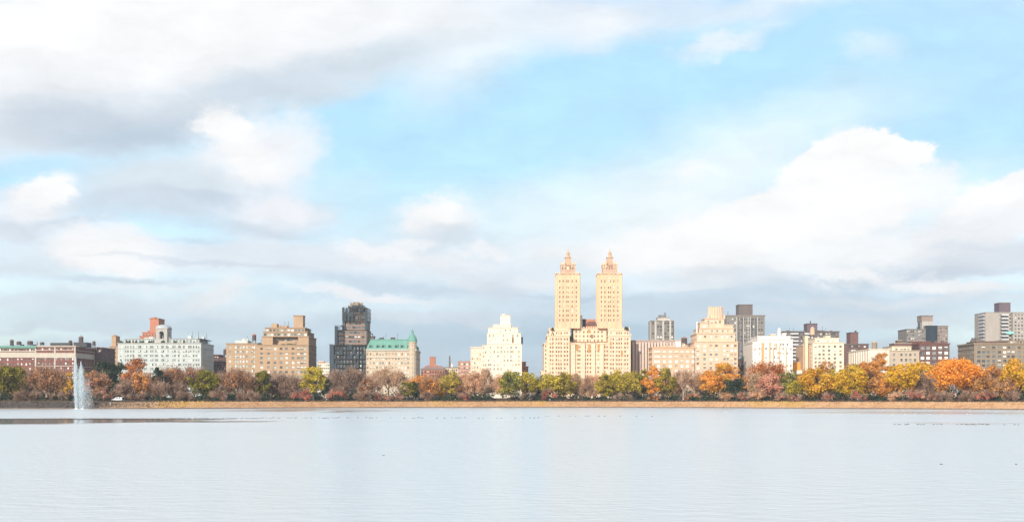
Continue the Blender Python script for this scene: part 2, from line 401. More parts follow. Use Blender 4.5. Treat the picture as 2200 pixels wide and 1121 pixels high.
wv = tn('ShaderNodeVectorMath', operation='MULTIPLY'); wv.inputs[1].default_value = (0.8, 1, 1); t.links.new(g.outputs['Position'], wv.inputs[0])
n1 = tn('ShaderNodeTexNoise'); n1.inputs['Scale'].default_value = 0.9; n1.inputs['Detail'].default_value = 6; n1.inputs['Roughness'].default_value = .6; t.links.new(wv.outputs[0], n1.inputs['Vector'])
wn = tn('ShaderNodeTexNoise'); wn.inputs['Scale'].default_value = 0.018; wn.inputs['Detail'].default_value = 5; wvm = tn('ShaderNodeVectorMath', operation='MULTIPLY'); wvm.inputs[1].default_value = (1, .5, 1)
t.links.new(g.outputs['Position'], wvm.inputs[0]); t.links.new(wvm.outputs[0], wn.inputs['Vector'])
wmr = tn('ShaderNodeMapRange'); t.links.new(wn.outputs[0], wmr.inputs[0]); wmr.inputs[1].default_value = .38; wmr.inputs[2].default_value = .62; wmr.inputs[3].default_value = .28; wmr.inputs[4].default_value = .85
bs_str = tn('ShaderNodeMapRange'); t.links.new(cm, bs_str.inputs[0]); t.links.new(wmr.outputs[0], bs_str.inputs[3]); bs_str.inputs[4].default_value = 0.015
bp = tn('ShaderNodeBump'); bp.inputs['Distance'].default_value = 0.35; t.links.new(bs_str.outputs[0], bp.inputs['Strength']); t.links.new(n1.outputs[0], bp.inputs['Height'])
t.links.new(bp.outputs[0], bs.inputs['Normal'])
wb = MB(); wb.poly([(-9000, -3.0, 0), (9000, -3.0, 0), (9000, 1200, 0), (-9000, 1200, 0)])
wb = MB(); 
n_ = len(xs)
for a in range(n_-1):
    wb.quad((xs[a], -2.6, 0), (xs[a+1], -2.6, 0), (xs[a+1], YS(xs[a+1])+0.4, 0), (xs[a], YS(xs[a])+0.4, 0))
setp(wb.build('water', wm), kind='structure')

# tufts of dry grass and weeds on the bank
def tufts():
    n = 9000; V = []; MI = []
    X = rng.uniform(-290, 265, n); off = rng.uniform(1.5, 8.6, n) ; k = rng.random(n)
    patch = np.sin(X*0.11)+np.sin(X*0.043+2)+rng.normal(0, .6, n)
    for i in range(n):
        x = X[i]; o = off[i]
        if x < -150 and k[i] < min(.7, (-150-x)/60): continue
        Y = YS(x)+o; z = gz(x, Y); h = rng.uniform(.15, .42) * (1.6 if patch[i] > 1.6 else 1); w = rng.uniform(.25, .7)
        a = rng.uniform(-.6, .6); dx, dy = math.cos(a)*w/2, math.sin(a)*w/2; t_ = rng.uniform(-.2, .2)
        V += [(x-dx, Y-dy, z-.1), (x+dx, Y+dy, z-.1), (x+dx*.5+t_, Y+dy*.5-.1, z+h), (x-dx*.5+t_, Y-dy*.5-.1, z+h)]
        MI.append(2 if x < -183+30*k[i] else (1 if patch[i] > 1.2 else 0))  # far-left tufts get a darker colour to carry the same painted shade
    me = quads_mesh('bank_grass', V, [leafmat('straw', (.42, .24, .12), (.64, .41, .24)), leafmat('weeds', (.50, .30, .06), (.6, .42, .12)), leafmat('shade_toned_weeds', (.06, .05, .035), (.14, .1, .07))], MI)
    o = bpy.data.objects.new('bank_grass', me); COL.objects.link(o); setp(o, 'dry straw and yellow weeds covering the sloping far bank', 'grass', kind='stuff')
tufts()

# ------------------------------------------------------------------ windows and buildings
m_steel = mat('dark_steel', (.06, .065, .07), .6, .1)
G_DARK = mat('glass_dark', (.05, .06, .07), .2, 0, spec=.5)
G_BLUE = mat('glass_blue', (.10, .15, .18), .2, 0, spec=.6)
G_BROWN = mat('glass_brown', (.22, .10, .04), .4, 0, spec=.4)
G_TAN = mat('glass_tan', (.42, .31, .20), .4, 0, spec=.4)
G_GREY = mat('glass_grey', (.20, .22, .23), .3, 0, spec=.5)
G_GREEN = mat('glass_green', (.38, .48, .44), .4, 0, spec=.5)
BLIND = mat('window_blind', (.82, .80, .74), .8, 0)
GRND = 4.6
WMESH = {}
def win_mesh(w, h, pane, frame, blind):
    k = (round(w, 2), round(h, 2), pane.name, frame.name, blind)
    if k in WMESH: return WMESH[k]
    b = MB(); f = min(.09, w*.1); x = w/2; z = h/2
    b.quad((-x, 0, -z), (x, 0, -z), (x, 0, z), (-x, 0, z), 0)
    for (a0, a1, c0, c1) in ((-x, -x+f, -z, z), (x-f, x, -z, z), (-x+f, x-f, z-f, z), (-x+f, x-f, -z, -z+f), (-x+f, x-f, -f/2, f/2)):
        b.box(a0, a1, -.06, -.004, c0, c1, 1, skip='k')
    if w > 1.9: b.box(-f/2, f/2, -.065, -.005, -z+f, z-f, 1, skip='k')
    b.box(-x-.08, x+.08, -.22, -.001, -z-.14, -z-.002, 1, skip='k')
    if blind: b.box(-x+f, x-f, -.03, -.006, z-f-(h-2*f)*blind, z-f, 2, skip='k')
    me = b.mesh('window', [pane, frame, BLIND]); WMESH[k] = me; return me
SPLIT = {'finial', 'terrace_planting', 'roof_bulkhead', 'chimney', 'balcony', 'roof_mast', 'turret_window', 'quoin', 'bay', 'annex', 'spandrel', 'brick_panel', 'roof_house', 'pilaster', 'window_stripe', 'pale_pier', 'balcony_band', 'terrace_awning', 'pier', 'rib', 'window_strip'}
def islands(mb):
    """split a collector into its separate pieces"""
    par = {}
    def find(a):
        while par[a] != a: par[a] = par[par[a]]; a = par[a]
        return a
    keys = [tuple(round(c, 2) for c in v) for v in mb.v]
    for k in keys: par.setdefault(k, k)
    for f in mb.f:
        a = find(keys[f[0]])
        for i in f[1:]: par[find(keys[i])] = a
    outp = {}
    for f, mi in zip(mb.f, mb.m):
        g_ = outp.setdefault(find(keys[f[0]]), MB()); g_.poly([mb.v[i] for i in f], mi)
    return list(outp.values())
class Bld:
    def __init__(s, name, label, px, Y, wallm, panes=(G_DARK,), frame=None, blinds=.35, cat='building', group=None, cornice=None, seed=1):
        s.root = empty(name, (PX(px, Y), Y, GRND)); setp(s.root, label, cat, group)
        s.org = tuple(s.root.location); s.w = wallm; s.panes = panes; s.frame = frame or mat('frame_pale', (.45, .42, .38), .7, 0)
        s.blinds = blinds; s.mb = {}; s.wins = []; s.cor = cornice or wallm; s.r = random.Random(seed); s.mats = {'wall': wallm}
    def part(s, name, m=None):
        k = (name, m.name if m else None)
        if k not in s.mb: s.mb[k] = (MB(), m or s.w, name)
        return s.mb[k][0]
    def facade(s, mb, O, U, width, z0, z1, cols, rows, rec=.35, hid=False):
        """cols/rows: sorted (start,end) spans measured along the wall / up"""
        O = Vector(O); U = Vector(U); Nn = Vector((U.y, -U.x, 0))          # outward
        cols = [c for c in cols if c[0] > .15 and c[1] < width-.15]; rows = [r for r in rows if r[0] > z0+.1 and r[1] < z1-.1]
        xc = [0.0]; 
        for a, b in cols: xc += [a, b]
        xc.append(width); zc = [z0]
        for a, b in rows: zc += [a, b]
        zc.append(z1)
        def P(u, z, dd=0): q = O + U*u - Nn*dd; return (q.x, q.y, z)
        for i in range(len(xc)-1):
            ci = i % 2 == 1
            if not ci or not rows:
                mb.quad(P(xc[i], z0), P(xc[i+1], z0), P(xc[i+1], z1), P(xc[i], z1)); continue
            for j in range(len(zc)-1):
                a, b, c, e = xc[i], xc[i+1], zc[j], zc[j+1]
                if j % 2 == 1:
                    mb.quad(P(a, c), P(a, c, rec), P(a, e, rec), P(a, e)); mb.quad(P(b, c, rec), P(b, c), P(b, e), P(b, e, rec))
                    mb.quad(P(a, e, rec), P(b, e, rec), P(b, e), P(a, e)); mb.quad(P(a, c), P(b, c), P(b, c, rec), P(a, c, rec))
                    s.wins.append((P((a+b)/2, (c+e)/2, rec-.01), b-a, e-c, math.atan2(U.y, U.x), 0 if abs(U.y) < .5 else 1))
                else: mb.quad(P(a, c), P(b, c), P(b, e), P(a, e))
    def mass(s, x0, x1, yt, Yf, dep, yb=None, cols=None, w=1.3, h=1.6, pitch=3.0, first=1.3, side=3, sw=None, part='wall', m=None, cap=True, rows=None, ribs=False, zmin=None, sides='lr', cproud=.35, ch=.7, zt=None):
        """front face spans photo columns x0..x1 at distance Yf; top at photo row yt"""
        X0, X1 = PX(x0, Yf), PX(x1, Yf); z1 = zt if zt is not None else PZ(yt, Yf); z0 = PZ(yb, Yf) if yb else GRND-2.0
        if zmin is not None: z0 = zmin
        mb = s.part(part, m)
        if rows is None:
            rr_ = []; z = z1-first
            while z-h > max(z0+.4, GRND+2.0): rr_.append((z-h, z)); z -= pitch
        else: rr_ = [(PZ(r, Yf)-h/2, PZ(r, Yf)+h/2) for r in rows]
        rr_ = sorted(r for r in rr_ if r[0] > z0+.15)
        W_ = X1-X0
        if cols is None: cc = []
        elif isinstance(cols, int): cc = [((i+.5)/cols*W_-w/2, (i+.5)/cols*W_+w/2) for i in range(cols)]
        else: cc = [(PX(c, Yf)-X0-w/2, PX(c, Yf)-X0+w/2) for c in sorted(cols)]
        s.facade(mb, (X0, Yf, 0), (1, 0, 0), W_, z0, z1, cc, rr_)
        sc_ = [((i+.5)/side*dep-w/2, (i+.5)/side*dep+w/2) for i in range(side)] if side else []
        hr = rr_ if (side and cols is not None) else []
        s.facade(mb, (X1, Yf, 0), (0, 1, 0), dep, z0, z1, sc_ if 'r' in sides and X1 < 20 else [], hr if 'r' in sides and X1 < 20 else [])
        s.facade(mb, (X0, Yf+dep, 0), (0, -1, 0), dep, z0, z1, sc_ if 'l' in sides and X0 > -20 else [], hr if 'l' in sides and X0 > -20 else [])
        mb.quad((X1, Yf+dep, z0), (X0, Yf+dep, z0), (X0, Yf+dep, z1), (X1, Yf+dep, z1))
        mb.quad((X0, Yf, z1), (X1, Yf, z1), (X1, Yf+dep, z1), (X0, Yf+dep, z1))
        if ribs and len(cc) > 1:
            rb = s.part('pier', s.cor)
            for a, b in zip([(-9, 0)] + cc, cc + [(W_, W_)]):
                c = (a[1]+b[0])/2
                if .4 < c < W_-.4: rb.box(X0+c-.3, X0+c+.3, Yf-.28, Yf-.002, z0, z1-.75, skip='kb')
        if cap:
            c = s.part('cornice', s.cor); p = cproud
            c.box(X0-p, X1+p, Yf-p, Yf+.3, z1-ch*.5, z1+ch*.5)
            c.box(X1-.3, X1+p, Yf+.302, Yf+dep, z1-ch*.5, z1+ch*.5); c.box(X0-p, X0+.3, Yf+.302, Yf+dep, z1-ch*.5, z1+ch*.5)
            if ch > .3: c.box(X0-p-.2, X1+p+.2, Yf-p-.2, Yf-p-.002, z1+ch*.1, z1+ch*.4)
        return X0, X1, z0, z1
    def band(s, x0, x1, y, Yf, dep, hh=.5, p=.22, m=None, name='trim'):
        X0, X1 = PX(x0, Yf), PX(x1, Yf); z = PZ(y, Yf); b = s.part(name, m or s.cor)
        b.box(X0-p, X1+p, Yf-p, Yf-.003, z-hh/2, z+hh/2)
        b.box(X1+.003, X1+p, Yf, Yf+dep, z-hh/2, z+hh/2); b.box(X0-p, X0-.003, Yf, Yf+dep, z-hh/2, z+hh/2)
    def clutter(s, x0, x1, yt, Yf, dep, n, m=None, hmax=3.0):
        """small roof structures standing on the roof at photo row yt"""
        zr = PZ(yt, Yf); b = s.part('roof_bulkhead', m or s.cor)
        for i in range(n):
            cx = PX(s.r.uniform(x0, x1), Yf); w = s.r.uniform(1, 3.5); h = s.r.uniform(.8, hmax); y = Yf+s.r.uniform(2, dep-4)
            b.box(cx-w/2, cx+w/2, y, y+s.r.uniform(1.5, 3.5), zr, zr+h)
            if i % 3 == 0: xm = cx+w; s.part('roof_mast', m_steel).box(xm-.09, xm+.09, y, y+.18, zr, zr+h+s.r.uniform(1.5, 3.5))
    def done(s, own=100):
        for (mb, m_, name) in s.mb.values():
            if not mb.f: continue
            if name in SPLIT:
                for piece in islands(mb)[:100]: piece.build(name, m_, s.root, s.org)
            else: mb.build(name, m_, s.root, s.org)
        s.wins.sort(key=lambda a: (a[4], -a[0][2]))
        rest = MB(); rm = [G_DARK, s.frame, BLIND]
        pans = list(dict.fromkeys(s.panes)); rmats = pans + [s.frame, BLIND]
        for i, (p, w, h, ang, sd) in enumerate(s.wins):
            pane = s.r.choice(s.panes); bl = s.r.choice((.3, .5, .75, 1.0)) if s.r.random() < s.blinds else 0
            me = win_mesh(w, h, pane, s.frame, bl)
            if i < own:
                o = bpy.data.objects.new('window', me); COL.objects.link(o); o.parent = s.root
                o.location = (p[0]-s.org[0], p[1]-s.org[1], p[2]-s.org[2]); o.rotation_euler = (0, 0, ang)
            else:
                M = Matrix.Translation(p) @ Matrix.Rotation(ang, 4, 'Z'); n = len(rest.v)
                rest.v += [tuple(M @ v.co) for v in me.vertices]
                mp_ = {0: pans.index(pane), 1: len(pans), 2: len(pans)+1}
                for q in me.polygons: rest.f.append(tuple(n+k for k in q.vertices)); rest.m.append(mp_[q.material_index])
        if rest.f:
            o = rest.build('window', rmats, s.root, s.org); o['kind'] = 'stuff'
        return s.root

m_tank = mat('tank_wood', (.10, .08, .07), .9, .25); m_steel = mat('dark_steel', (.06, .065, .07), .6, .1); m_tin = mat('tank_tin', (.30, .27, .25), .6, .1)
def water_tank(px, ytop, ybot, wpx, Y, label, body=None, roof=None, legs=True):
    x = PX(px, Y); z0 = PZ(ybot, Y); z1 = PZ(ytop, Y); r = wpx*Y/F/2; H = z1-z0
    root = empty('water_tank', (x, Y+5, z0)); setp(root, label, 'water tank', 'rooftop water tanks')
    zb = z0 + (H*.3 if legs else 0)
    b = MB(); b.prism(x, Y+5, zb, z1-H*.18, r, r*.96, 14)
    for k in (0.2, .5, .8): b.prism(x, Y+5, zb+(z1-H*.18-zb)*k, zb+(z1-H*.18-zb)*k+.12, r*1.03, r*1.03, 14)
    b.build('barrel', body or m_tank, root, (x, Y+5, z0))
    c = MB(); c.prism(x, Y+5, z1-H*.18, z1, r*1.1, .08, 14); c.build('conical_roof', roof or m_tin, root, (x, Y+5, z0))
    if legs:
        for sx_ in (-1, 1):
            for sy_ in (-1, 1):
                l = MB(); l.box(x+sx_*r*.65-.12, x+sx_*r*.65+.12, Y+5+sy_*r*.65-.12, Y+5+sy_*r*.65+.12, z0, zb); l.build('leg', m_steel, root, (x, Y+5, z0))
    return root
Y0 = 900.0
brick_red = mat('brick_red', (.21, .085, .07), var=.2); stone_pale = mat('limestone_pale', (.52, .47, .40)); copper = mat('green_copper', (.15, .33, .27), .7, .15)  # brick_red darkened: cloud shade over the left blocks put into its colour
stone_grey = mat('stone_grey', (.42, .40, .37)); white_brick = mat('white_brick', (.50, .54, .52)); brick_dark = mat('brick_dark', (.15, .085, .075), var=.2)  # white_brick dulled and cooled: partial shade put into its colour
tan_brick = mat('tan_brick', (.44, .30, .19)); tan2 = mat('buff_brick', (.40, .29, .20)); brick_orange = mat('brick_orange', (.46, .20, .13), var=.15)
cream = mat('cream_stone', (.68, .58, .44), var=.08); cream_lt = mat('cream_light', (.76, .665, .54), var=.07); peach = mat('peach_brick', (.62, .43, .29), var=.1)
gold = mat('golden_stone', (.77, .585, .42), var=.08); pinkgrey = mat('ribbed_concrete', (.42, .33, .28)); grey_conc = mat('grey_concrete', (.24, .215, .195))
grey_dk = mat('grey_brown_brick', (.16, .13, .12)); white_stone = mat('white_stone', (.80, .76, .70), var=.05); roof_dk = mat('roof_dark', (.07, .07, .075), .8, .2)
green_plant = mat('terrace_plants', (.03, .05, .025), .9, .4); net_blue = mat('scaffold_netting', (.05, .07, .085), .9, .25, .3); net_dark = mat('scaffold_dark', (.04, .045, .05), .8, .2)
orange_wall = mat('orange_wall', (.72, .33, .06), .8, .05); ochre = mat('ochre_brick', (.30, .235, .17))

# --- far left: red brick twins
b = Bld('apartment_building', 'long red brick apartment block with green copper cornice at the left edge', 20, Y0, brick_red, (G_DARK, G_GREY), stone_pale, .5, cornice=copper, seed=2)
b.mass(-90, 75.5, 745, Y0, 45, cols=[-80,-70,-60,-50,-40,-30,-20,-10,0, 6, 16, 21, 30, 38, 46, 56, 64, 70], w=1.2, h=1.7, pitch=3.3, cproud=.8, ch=1.7, side=0)
b.band(-90, 75, 762, Y0, 1, 3.6, .15, stone_pale); b.band(-90, 75, 754, Y0, 1, .5, .3, stone_pale)
b.clutter(-60, 70, 743, Y0, 30, 6, roof_dk, 2.5); b.done()
b = Bld('apartment_building', 'red brick apartment block with pale stone quoins and dark shaded side, behind the fountain', 120, Y0, brick_red, (G_DARK, G_GREY), stone_pale, .5, cornice=stone_pale, seed=3)
b.mass(76, 162, 743.5, Y0, 53, cols=[83, 91, 97, 106, 116, 121, 131, 141, 146, 156], w=1.3, h=1.8, pitch=3.3, cproud=.5, ch=.9, side=11)
b.band(76, 162, 763, Y0, 53, 3.4, .14, stone_pale); b.band(76, 162, 752, Y0, 53, .4, .3, stone_pale); b.band(76, 162, 786, Y0, 53, .4, .3, stone_pale)
q = b.part('quoin', stone_pale)
for xx in (76.5, 118, 161): q.box(PX(xx, Y0)-.5, PX(xx, Y0)+.5, Y0-.2, Y0-.004, GRND, PZ(745, Y0))
bh = b.part('roof_bulkhead', roof_dk); bh.box(PX(108, Y0+12), PX(150, Y0+12), Y0+12, Y0+18, PZ(744, Y0), PZ(736, Y0+12)); bh.box(PX(158, Y0+9), PX(186, Y0+9), Y0+9, Y0+20, PZ(744, Y0), PZ(735, Y0+9))
b.done()
water_tank(19.5, 727, 743, 8, Y0, 'square dark rooftop tank at far left above the green cornice', legs=False)
water_tank(35, 731, 743, 10, Y0+4, 'squat dark rooftop tank left of its round twin on the green corniced block')
water_tank(59, 730, 743, 12, Y0+4, 'wide dark rooftop tank right of the squat one on the green corniced block')
water_tank(85, 733, 743, 9, Y0+4, 'small dark rooftop tank at the seam of the two red brick blocks')
water_tank(146, 729, 742, 8, Y0+8, 'brown rooftop tank left of the fountain top')
water_tank(169, 719, 742, 10, Y0+14, 'tall dark rooftop tank directly above the fountain')
water_tank(197, 730, 746, 7, Y0+30, 'dark rooftop tank on the shaded end of the red brick block')

b = Bld('apartment_building', 'small brown brick block with shaded side between the red and the white buildings', 212, Y0+40, brick_dark, (G_DARK,), tan_brick, .2, cornice=tan_brick, seed=4)
b.mass(201, 218, 746, Y0+40, 32, cols=[205, 209.5, 214], w=1.3, h=1.7, pitch=3.2, side=7, ch=.5)
b.part('front_panel', tan_brick).box(PX(202, Y0+40), PX(203.6, Y0+40), Y0+39.8, Y0+39.99, GRND, PZ(748, Y0+40)); b.done()
b = Bld('residential_tower', 'narrow tan tower rising left of the white building', 247, Y0+90, tan_brick, (G_DARK,), tan_brick, .2, seed=5)
X = b.mass(236, 258, 744, Y0+90, 20, cols=3, w=1.2, h=1.6, side=0)
b.mass(240, 249, 722, Y0+92, 10, yb=744, cols=None, side=0, cproud=.2); b.part('roof_bulkhead', tan_brick).box(PX(241, Y0+92), PX(245, Y0+92), Y0+93, Y0+99, PZ(722, Y0+92), PZ(719, Y0+92)); b.done()

# --- white building with belvedere
b = Bld('apartment_building', 'broad white brick apartment house with arched rooftop belvedere and planted terrace', 343, Y0, white_brick, (G_DARK, G_GREY, G_BLUE), mat('frame_white', (.6, .6, .58), .7, 0), .35, cornice=stone_grey, seed=6)
cw = [260, 270, 275, 281, 287, 298.5, 302, 311, 315, 324, 328, 335, 338.5, 348, 351, 358, 361, 372, 376, 384, 387, 395, 400, 406, 410, 416, 422, 427]
b.mass(253, 432, 737, Y0, 38, cols=cw, w=1.05, h=1.6, pitch=3.08, first=1.8, side=9, ch=.6)
b.band(253, 432, 748, Y0, 38, .3, .3, stone_grey)
b.mass(268, 428, 728, Y0+6, 26, yb=737.5, cols=22, w=1.5, h=1.9, first=.7, side=0, ch=.4)
pl = b.part('terrace_planting', green_plant)
for px in (258, 262, 272, 276, 290, 305, 308, 322, 325, 347, 352, 375, 395):
    x = PX(px+random.uniform(-1, 1), Y0+3); z = PZ(737, Y0+3)
    for k in range(3): pl.prism(x+random.uniform(-1, 1), Y0+2.5+random.uniform(0, 1.5), z, z+random.uniform(1.0, 2.2), random.uniform(.5, 1.0), .25, 6)
b.clutter(280, 330, 728, Y0+6, 20, 3, white_brick, 3); b.clutter(395, 428, 728, Y0+6, 24, 8, white_brick, 3.2)
# pergola at right edge of the roof
pg = b.part('pergola', net_dark)
for k in range(8):
    x = PX(427, Y0+2)+.6; yy = Y0+3+k*4.2; pg.box(x-.1, x+.1, yy-.1, yy+.1, PZ(737, Y0), PZ(737, Y0)+3.0)
pg.box(PX(424, Y0+2), PX(431, Y0), Y0+2, Y0+34, PZ(737, Y0)+3.0, PZ(737, Y0)+3.35)
# belvedere: pier walls with real arches and a tent dome
Xa, Xb = PX(334.5, Y0+4), PX(359, Y0+4); ya, yb_ = Y0+4, Y0+16; za, zb_ = PZ(737, Y0+4), PZ(706, Y0+4); bv = b.part('belvedere', stone_grey)
def arch_wall(mb, O, U, Wd, z0, z1, aw, sill, spring, th):
    O = Vector(O); U = Vector(U); Nn = Vector((U.y, -U.x, 0)); c = Wd/2; n = 10
    for dd in (0, th):
        P = lambda u, z: tuple(O+U*u-Nn*dd+Vector((0, 0, z)))
        mb.quad(P(0, z0), P(c-aw, z0), P(c-aw, z1), P(0, z1)); mb.quad(P(c+aw, z0), P(Wd, z0), P(Wd, z1), P(c+aw, z1)); mb.quad(P(c-aw, z0), P(c+aw, z0), P(c+aw, sill), P(c-aw, sill))
        for k in range(n):
            a0 = math.pi*k/n; a1 = math.pi*(k+1)/n
            u0, u1 = c-aw*math.cos(a0), c-aw*math.cos(a1); mb.quad(P(u0, spring+aw*math.sin(a0)), P(u1, spring+aw*math.sin(a1)), P(u1, z1), P(u0, z1))
    for k in range(n):
        a0 = math.pi*k/n; a1 = math.pi*(k+1)/n; f_ = lambda a, dd: tuple(O+U*(c-aw*math.cos(a))-Nn*dd+Vector((0, 0, spring+aw*math.sin(a))))
        mb.quad(f_(a0, 0), f_(a1, 0), f_(a1, th), f_(a0, th))
    for u in (c-aw, c+aw): mb.quad(tuple(O+U*u+Vector((0, 0, sill))), tuple(O+U*u-Nn*th+Vector((0, 0, sill))), tuple(O+U*u-Nn*th+Vector((0, 0, spring))), tuple(O+U*u+Vector((0, 0, spring))))
arch_wall(bv, (Xa, ya, 0), (1, 0, 0), Xb-Xa, za, zb_, 1.7, za+3.0, zb_-3.4, .9)
arch_wall(bv, (Xb, ya, 0), (0, 1, 0), yb_-ya, za, zb_, 2.0, za+3.0, zb_-3.7, .9)
arch_wall(bv, (Xa, yb_, 0), (0, -1, 0), yb_-ya, za, zb_, 2.0, za+3.0, zb_-3.7, .9)
bv.box(Xa+.91, Xb-.91, yb_-1.5, yb_, za, zb_); bv.box(Xa-.3, Xb+.3, ya-.3, yb_+.3, zb_, zb_+.7)
dm = b.part('dome', mat('dome_lead', (.42, .46, .48), .6, .1)); cx = (Xa+Xb)/2; cy = (ya+yb_)/2
for k in range(5):
    a0, a1 = k/5*math.pi/2, (k+1)/5*math.pi/2; dm.prism(cx, cy, zb_+.7+2.6*math.sin(a0), zb_+.7+2.6*math.sin(a1), 5.6*math.cos(a0), 5.6*math.cos(a1)+.01, 16, sy=1.1, cap=(k == 4))
b.done()
b = Bld('residential_tower', 'red brick tower block rising behind the white building', 334, Y0+110, brick_orange, (G_DARK,), brick_orange, .2, seed=7)
b.mass(322, 341, 684, Y0+110, 17, cols=None, side=0, ch=.5); b.mass(318, 321.9, 711, Y0+111, 14, cols=None, side=0); b.mass(306, 343, 714, Y0+104, 5.9, cols=6, w=1, h=1.2, side=0)
b.mass(300, 346, 722, Y0+99, 4.9, cols=None, side=0); b.part('roof_bulkhead', brick_orange).box(PX(325, Y0+112), PX(333, Y0+112), Y0+112, Y0+118, PZ(684, Y0+110), PZ(681, Y0+112)); b.done()
b = Bld('apartment_building', 'low dark red brick building in the gap right of the white building', 471, Y0+60, brick_dark, (G_DARK,), brick_dark, .3, cornice=brick_dark, seed=8)
b.mass(455, 470, 762, Y0+60, 20, cols=3, w=1.2, h=1.6, side=0); b.mass(470.1, 490, 768, Y0+60, 20, cols=4, w=1.1, h=1.6, side=0); b.done()
water_tank(481, 746, 768, 9, Y0+60, 'dark water tank on tall legs in the gap left of the tan brick block')

# --- tan blocks
b = Bld('apartment_building', 'tan brick apartment block with rows of pale window shades, left of the big tan building', 520, Y0, tan_brick, (G_GREEN, G_GREEN, G_GREY), mat('frame_pale', (.45, .42, .38), .7, 0), .6, cornice=tan2, seed=9)
b.mass(486, 553, 738, Y0, 36, cols=[494, 506, 511, 516.5, 523, 530, 542, 545.5], w=1.35, h=1.8, pitch=3.3, first=1.6, side=0, ch=.8)
b.mass(505, 532, 731, Y0+8, 14, yb=738, cols=None, side=0, m=white_brick, part='roof_bulkhead', cap=False); b.clutter(515, 530, 731, Y0+8, 10, 3, white_brick, 2.2)
b.clutter(540, 552, 738, Y0, 30, 4, green_plant, 2.5); b.done()
water_tank(543, 715, 737, 9, Y0+4, 'dark tank with orange cap on the block with pale shades', roof=brick_orange)
b = Bld('apartment_building', 'large tan brick apartment building with setback top floors and a square roof tower', 610, Y0, tan_brick, (G_GREY, G_DARK, G_GREEN, G_BLUE), tan2, .35, cornice=tan2, seed=10)
b.mass(553.1, 663, 741, Y0, 36, cols=[562, 577, 591, 604, 615.5, 629.5, 641, 648.5, 655], w=1.9, h=1.7, pitch=3.25, first=1.7, side=8, ch=.7)
b.mass(563, 586, 723, Y0+.5, 34, yb=742, cols=None, side=0); b.mass(640.5, 663, 723, Y0+.5, 35, yb=742, cols=None, side=7)
b.mass(586.1, 640.4, 717, Y0+7, 26, yb=742, cols=9, w=1.8, h=1.8, pitch=3.3, first=3.2, side=0)
b.mass(566, 660, 713, Y0+3, 31, yb=723.2, cols=13, w=1.9, h=1.7, first=1.0, side=8)
b.mass(570, 655, 704, Y0+6, 27, yb=713.2, cols=11, w=1.9, h=1.6, first=.9, side=6)
b.mass(631, 651, 678, Y0+8, 9, yb=704, cols=None, side=0, part='roof_tower'); b.mass(583, 595, 695, Y0+8, 7, yb=704, cols=None, side=0, part='roof_bulkhead', cap=False)
b.clutter(585, 630, 704, Y0+6, 20, 7, tan_brick, 2.6); b.clutter(600, 640, 741, Y0+.5, 7, 5, green_plant, 1.4)
b.band(553.1, 663, 757, Y0, 36, .3, .2); b.done()
b = Bld('apartment_building', 'small pale distant building glimpsed in the gap left of the scaffolded tower', 697, Y0+350, cream_lt, (G_DARK,), cream_lt, .3, seed=11)
b.mass(682, 712, 780, Y0+350, 20, cols=7, w=1.6, h=1.4, side=0); b.mass(685, 695, 776, Y0+352, 10, yb=780, cols=None, side=0, m=brick_orange, part='roof_bulkhead'); b.done()

# --- scaffolded tower
b = Bld('apartment_tower', 'tall stepped brick tower wrapped in dark scaffolding netting', 748, Y0, mat('tower_brick', (.12, .105, .10), var=.2), (G_DARK, G_BLUE, G_GREY), net_dark, .12, cornice=net_dark, seed=12)
b.mass(709.5, 784.5, 741, Y0, 34, cols=[714, 725, 732, 739, 746, 753, 761, 768, 775, 780], w=1.5, h=1.9, pitch=3.1, side=0, ch=.4, ribs=True)
tb = mat('tower_tan', (.27, .19, .15), var=.15)
b.mass(722.5, 787.5, 709, Y0+4, 28, yb=741.3, cols=[729, 738, 745, 752, 758, 764, 771, 780], w=1.9, h=1.5, pitch=3.1, first=1.0, side=0, m=tb, ch=.4)
b.mass(738, 788, 689, Y0+7, 22, yb=709.2, cols=[746, 753, 760, 766, 773, 781], w=1.9, h=1.6, pitch=2.9, first=1.0, side=0, m=tb, ch=.4)
b.mass(742, 784, 670, Y0+8, 18, yb=689.2, cols=[749, 756, 765, 774, 780], w=2.0, h=1.7, pitch=2.9, first=1.0, side=0, m=tb, ch=.3)
b.mass(750, 780, 660, Y0+9, 13, yb=670.2, cols=4, w=1.2, h=1.6, side=0, m=mat('tower_brick', (.12,)*3), part='crown_base', ch=.3)
cr_ = b.part('crown', ochre); cx = PX(766, Y0+14); cr_.prism(cx, Y0+14, PZ(660, Y0+14), PZ(652, Y0+14), 4.3, 4.0, 8, rot=R(22.5)); cr_.prism(cx, Y0+14, PZ(652, Y0+14), PZ(649, Y0+14), 3.6, 2.0, 8, rot=R(22.5))
for k in range(8): a = R(45*k+22.5); cr_.box(cx+4.3*math.cos(a)-.3, cx+4.3*math.cos(a)+.3, Y0+14+4.3*math.sin(a)-.3, Y0+14+4.3*math.sin(a)+.3, PZ(660, Y0+14), PZ(650, Y0+14))
b.done()
